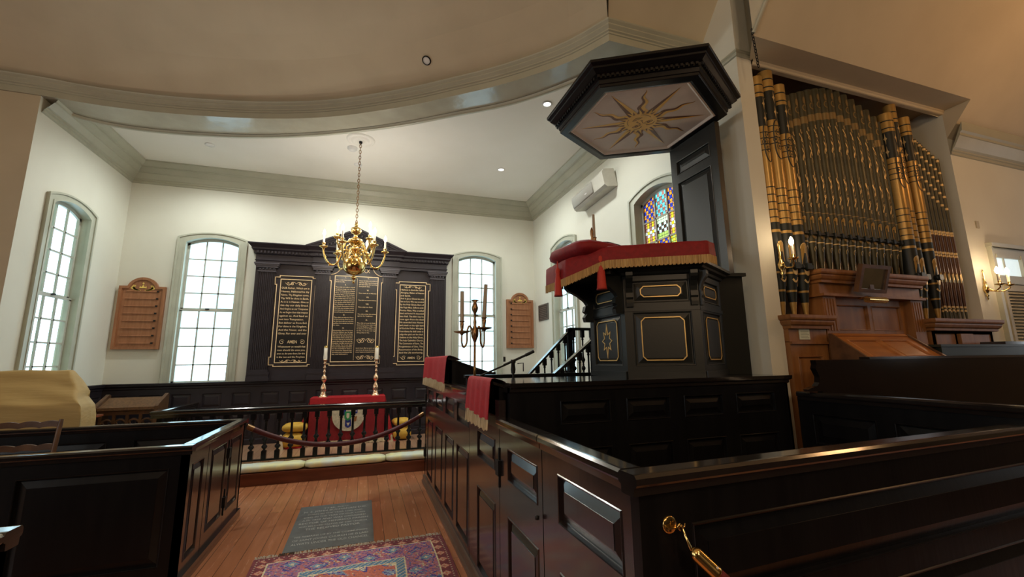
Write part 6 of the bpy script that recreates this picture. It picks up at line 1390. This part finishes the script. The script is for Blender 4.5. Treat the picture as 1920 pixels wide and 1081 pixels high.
# ------------------------------------------------------------------ furniture on the left
R = thing('dust_sheet_cover', 'ochre cloth draped over a bulky keyboard instrument on the left', 'cloth', (-3.7, 6.8, 1.3))
m = MB(); m.sm = True
secs = [(-4.24, 0), (-4.0, 0), (-3.75, 0), (-3.6, 0), (-3.42, .0), (-3.385, .03), (-3.28, .16), (-3.17, .33), (-3.10, .42), (-3.075, .55), (-3.07, 1.2), (-3.065, 1.72)]
prf = [(6.98, .02), (6.97, .9), (6.95, 1.69), (6.93, 1.705), (6.86, 1.705), (6.80, 1.60), (6.70, 1.47), (6.60, 1.36), (6.565, 1.32), (6.555, 1.25), (6.55, .9), (6.53, .05)]
N2 = 40; vs = []; fs = []
def prof_at(t):
    t = t*(len(prf)-1); i = min(int(t), len(prf)-2); f = t-i; return (prf[i][0]+(prf[i+1][0]-prf[i][0])*f, prf[i][1]+(prf[i+1][1]-prf[i][1])*f)
cols_ = []
for i in range(41):
    q = i/40*(len(secs)-1); a = min(int(q), len(secs)-2); f = q-a; cols_.append((secs[a][0]+(secs[a+1][0]-secs[a][0])*f, secs[a][1]+(secs[a+1][1]-secs[a][1])*f))
for i, (x, dz) in enumerate(cols_):
    for j in range(N2+1):
        y, z = prof_at(j/N2); z2 = max(.02, min(z, 1.705-dz)); near_ = min(1, max(0, (6.99-y)/.4))
        if dz > .02: z2 = min(z2, 1.705-dz*(1.0 if True else 0))
        w_ = .009*math.sin(z*38+x*2.2+3*math.sin(x*2))*max(0, min(1, (x+4.3)/1.0)) if j > 12 else 0
        yy = y-.012*math.sin(x*9+z*3)*near_-w_; xx = x-.05*(1-near_)*(dz > .3)
        vs.append((xx, yy, z2+.006*math.sin(x*11+y*20)))
for i in range(40):
    for j in range(N2): fs.append((i*(N2+1)+j, i*(N2+1)+j+1, (i+1)*(N2+1)+j+1, (i+1)*(N2+1)+j))
m.add(vs, fs); m.build('sheet', sheet_m, R, fix=False)
R = thing('prayer_desk', 'carved brown oak prayer desk with sloping book top by the chancel wainscot', 'desk', (-3.58, 8.98, ZP))
m = MB(); m.prism([(-3.95, 8.80, 1.05), (-3.95, 9.12, 1.20), (-3.95, 9.12, 1.225), (-3.95, 8.80, 1.075)], (.76, 0, 0)); m.box(-3.95, 8.78, 1.045, -3.19, 8.80, 1.09); m.build('book_top', mat('desk_top_oak', (.17, .085, .035), .45, col2=(.09, .045, .02), nscale=30), R)
for x in (-4.0, -3.19): m = MB(); m.prism([(x, 8.77, ZP), (x, 8.77, 1.10), (x, 8.80, 1.13), (x, 9.13, 1.28), (x, 9.17, 1.26), (x, 9.17, ZP)], (.05, 0, 0)); m.build('side_panel', carv_m, R)
m = MB(); m.box(-3.95, 8.83, ZP, -3.19, 8.86, .55); m.box(-3.95, 8.83, .97, -3.19, 8.86, 1.05)
for k in range(5): xx = -3.93+.175*k; m.box(xx, 8.83, .55, xx+.04, 8.86, .97)
for k in range(4):
    xx = -3.93+.175*k+.02; m.tube([(xx+.0875+.0875*math.cos(t), 8.845, .80+.10*math.sin(t)) for t in [i*PI/6 for i in range(7)]], .016, 6); m.tube([(xx+.0875+.05*math.cos(t), 8.845, .86+.05*math.sin(t)) for t in [i*PI/5 for i in range(10)]], .012, 6)
m.build('carved_tracery', carv_m, R)
R = thing('side_table', 'small red-brown table with rounded end beside the covered instrument', 'table', (-3.72, 7.75, 0))
m = MB(); m.prism([(-4.1, 7.55, 1.055), (-3.60, 7.55, 1.055), (-3.50, 7.60, 1.055), (-3.43, 7.70, 1.055), (-3.44, 7.85, 1.055), (-4.1, 8.0, 1.055)], (0, 0, .025)); m.build('table_top', mat('polished_mahogany', (.25, .07, .03), .18, col2=(.19, .05, .02)), R)
for (x, y) in ((-4.05, 7.6), (-3.56, 7.65), (-3.56, 7.84), (-4.05, 7.9)): m = MB(); m.prism([(x-.03, y-.03, ZP if y > 7.9 else .17), (x+.03, y-.03, ZP if y > 7.9 else .17), (x+.03, y+.03, ZP if y > 7.9 else .17), (x-.03, y+.03, ZP if y > 7.9 else .17)], (0, 0, .875 if y < 7.9 else .77)); m.build('leg', step_m, R)
m = MB(); m.box(-4.03, 7.62, .93, -3.55, 7.66, 1.055); m.prism([(-3.56, 7.64, 1.05), (-3.50, 7.64, 1.05), (-3.56, 7.64, .90)], (0, .03, 0)); m.build('apron', mat('orange_apron_wood', (.38, .11, .03), .35), R)
R = thing('ladder_back_chair', 'dark wooden chair with scalloped ladder back inside the left box pew', 'chair', (-3.0, 5.3, 0))
def scallop(z, x0, x1, y):
    m = MB(); K = 24; top = [(x0+(x1-x0)*i/K, y+.02*math.sin(i/K*PI), z+.035+.016*abs(math.sin(i/K*PI*3))**.8+(.01 if i in (0, K) else 0)) for i in range(K+1)]
    for a, b in zip(top, top[1:]): m.prism([a, b, (b[0], b[1], z-.015+(b[2]-z-.035)*.7), (a[0], a[1], z-.015+(a[2]-z-.035)*.7)], (0, .022, 0))
    m.build('back_slat', carv_m, R)
for z in (1.19, .98, .78): scallop(z, -3.20, -2.73, 5.48)
for x in (-3.20, -2.73): m = MB(); m.tube([(x+(.03 if x < -3 else -.03), 5.44, 0), (x+(.02 if x < -3 else -.02), 5.42, .45), (x, 5.49, 1.20), (x, 5.50, 1.25)], [.02, .022, .02, .016], 8); m.build('rear_leg', carv_m, R)
for x in (-3.18, -2.75): m = MB(); m.tube([(x, 5.02, 0), (x, 5.02, .45)], .02, 8); m.build('front_leg', carv_m, R)
m = MB(); m.box(-3.20, 5.0, .43, -2.73, 5.46, .47); m.build('seat', carv_m, R)
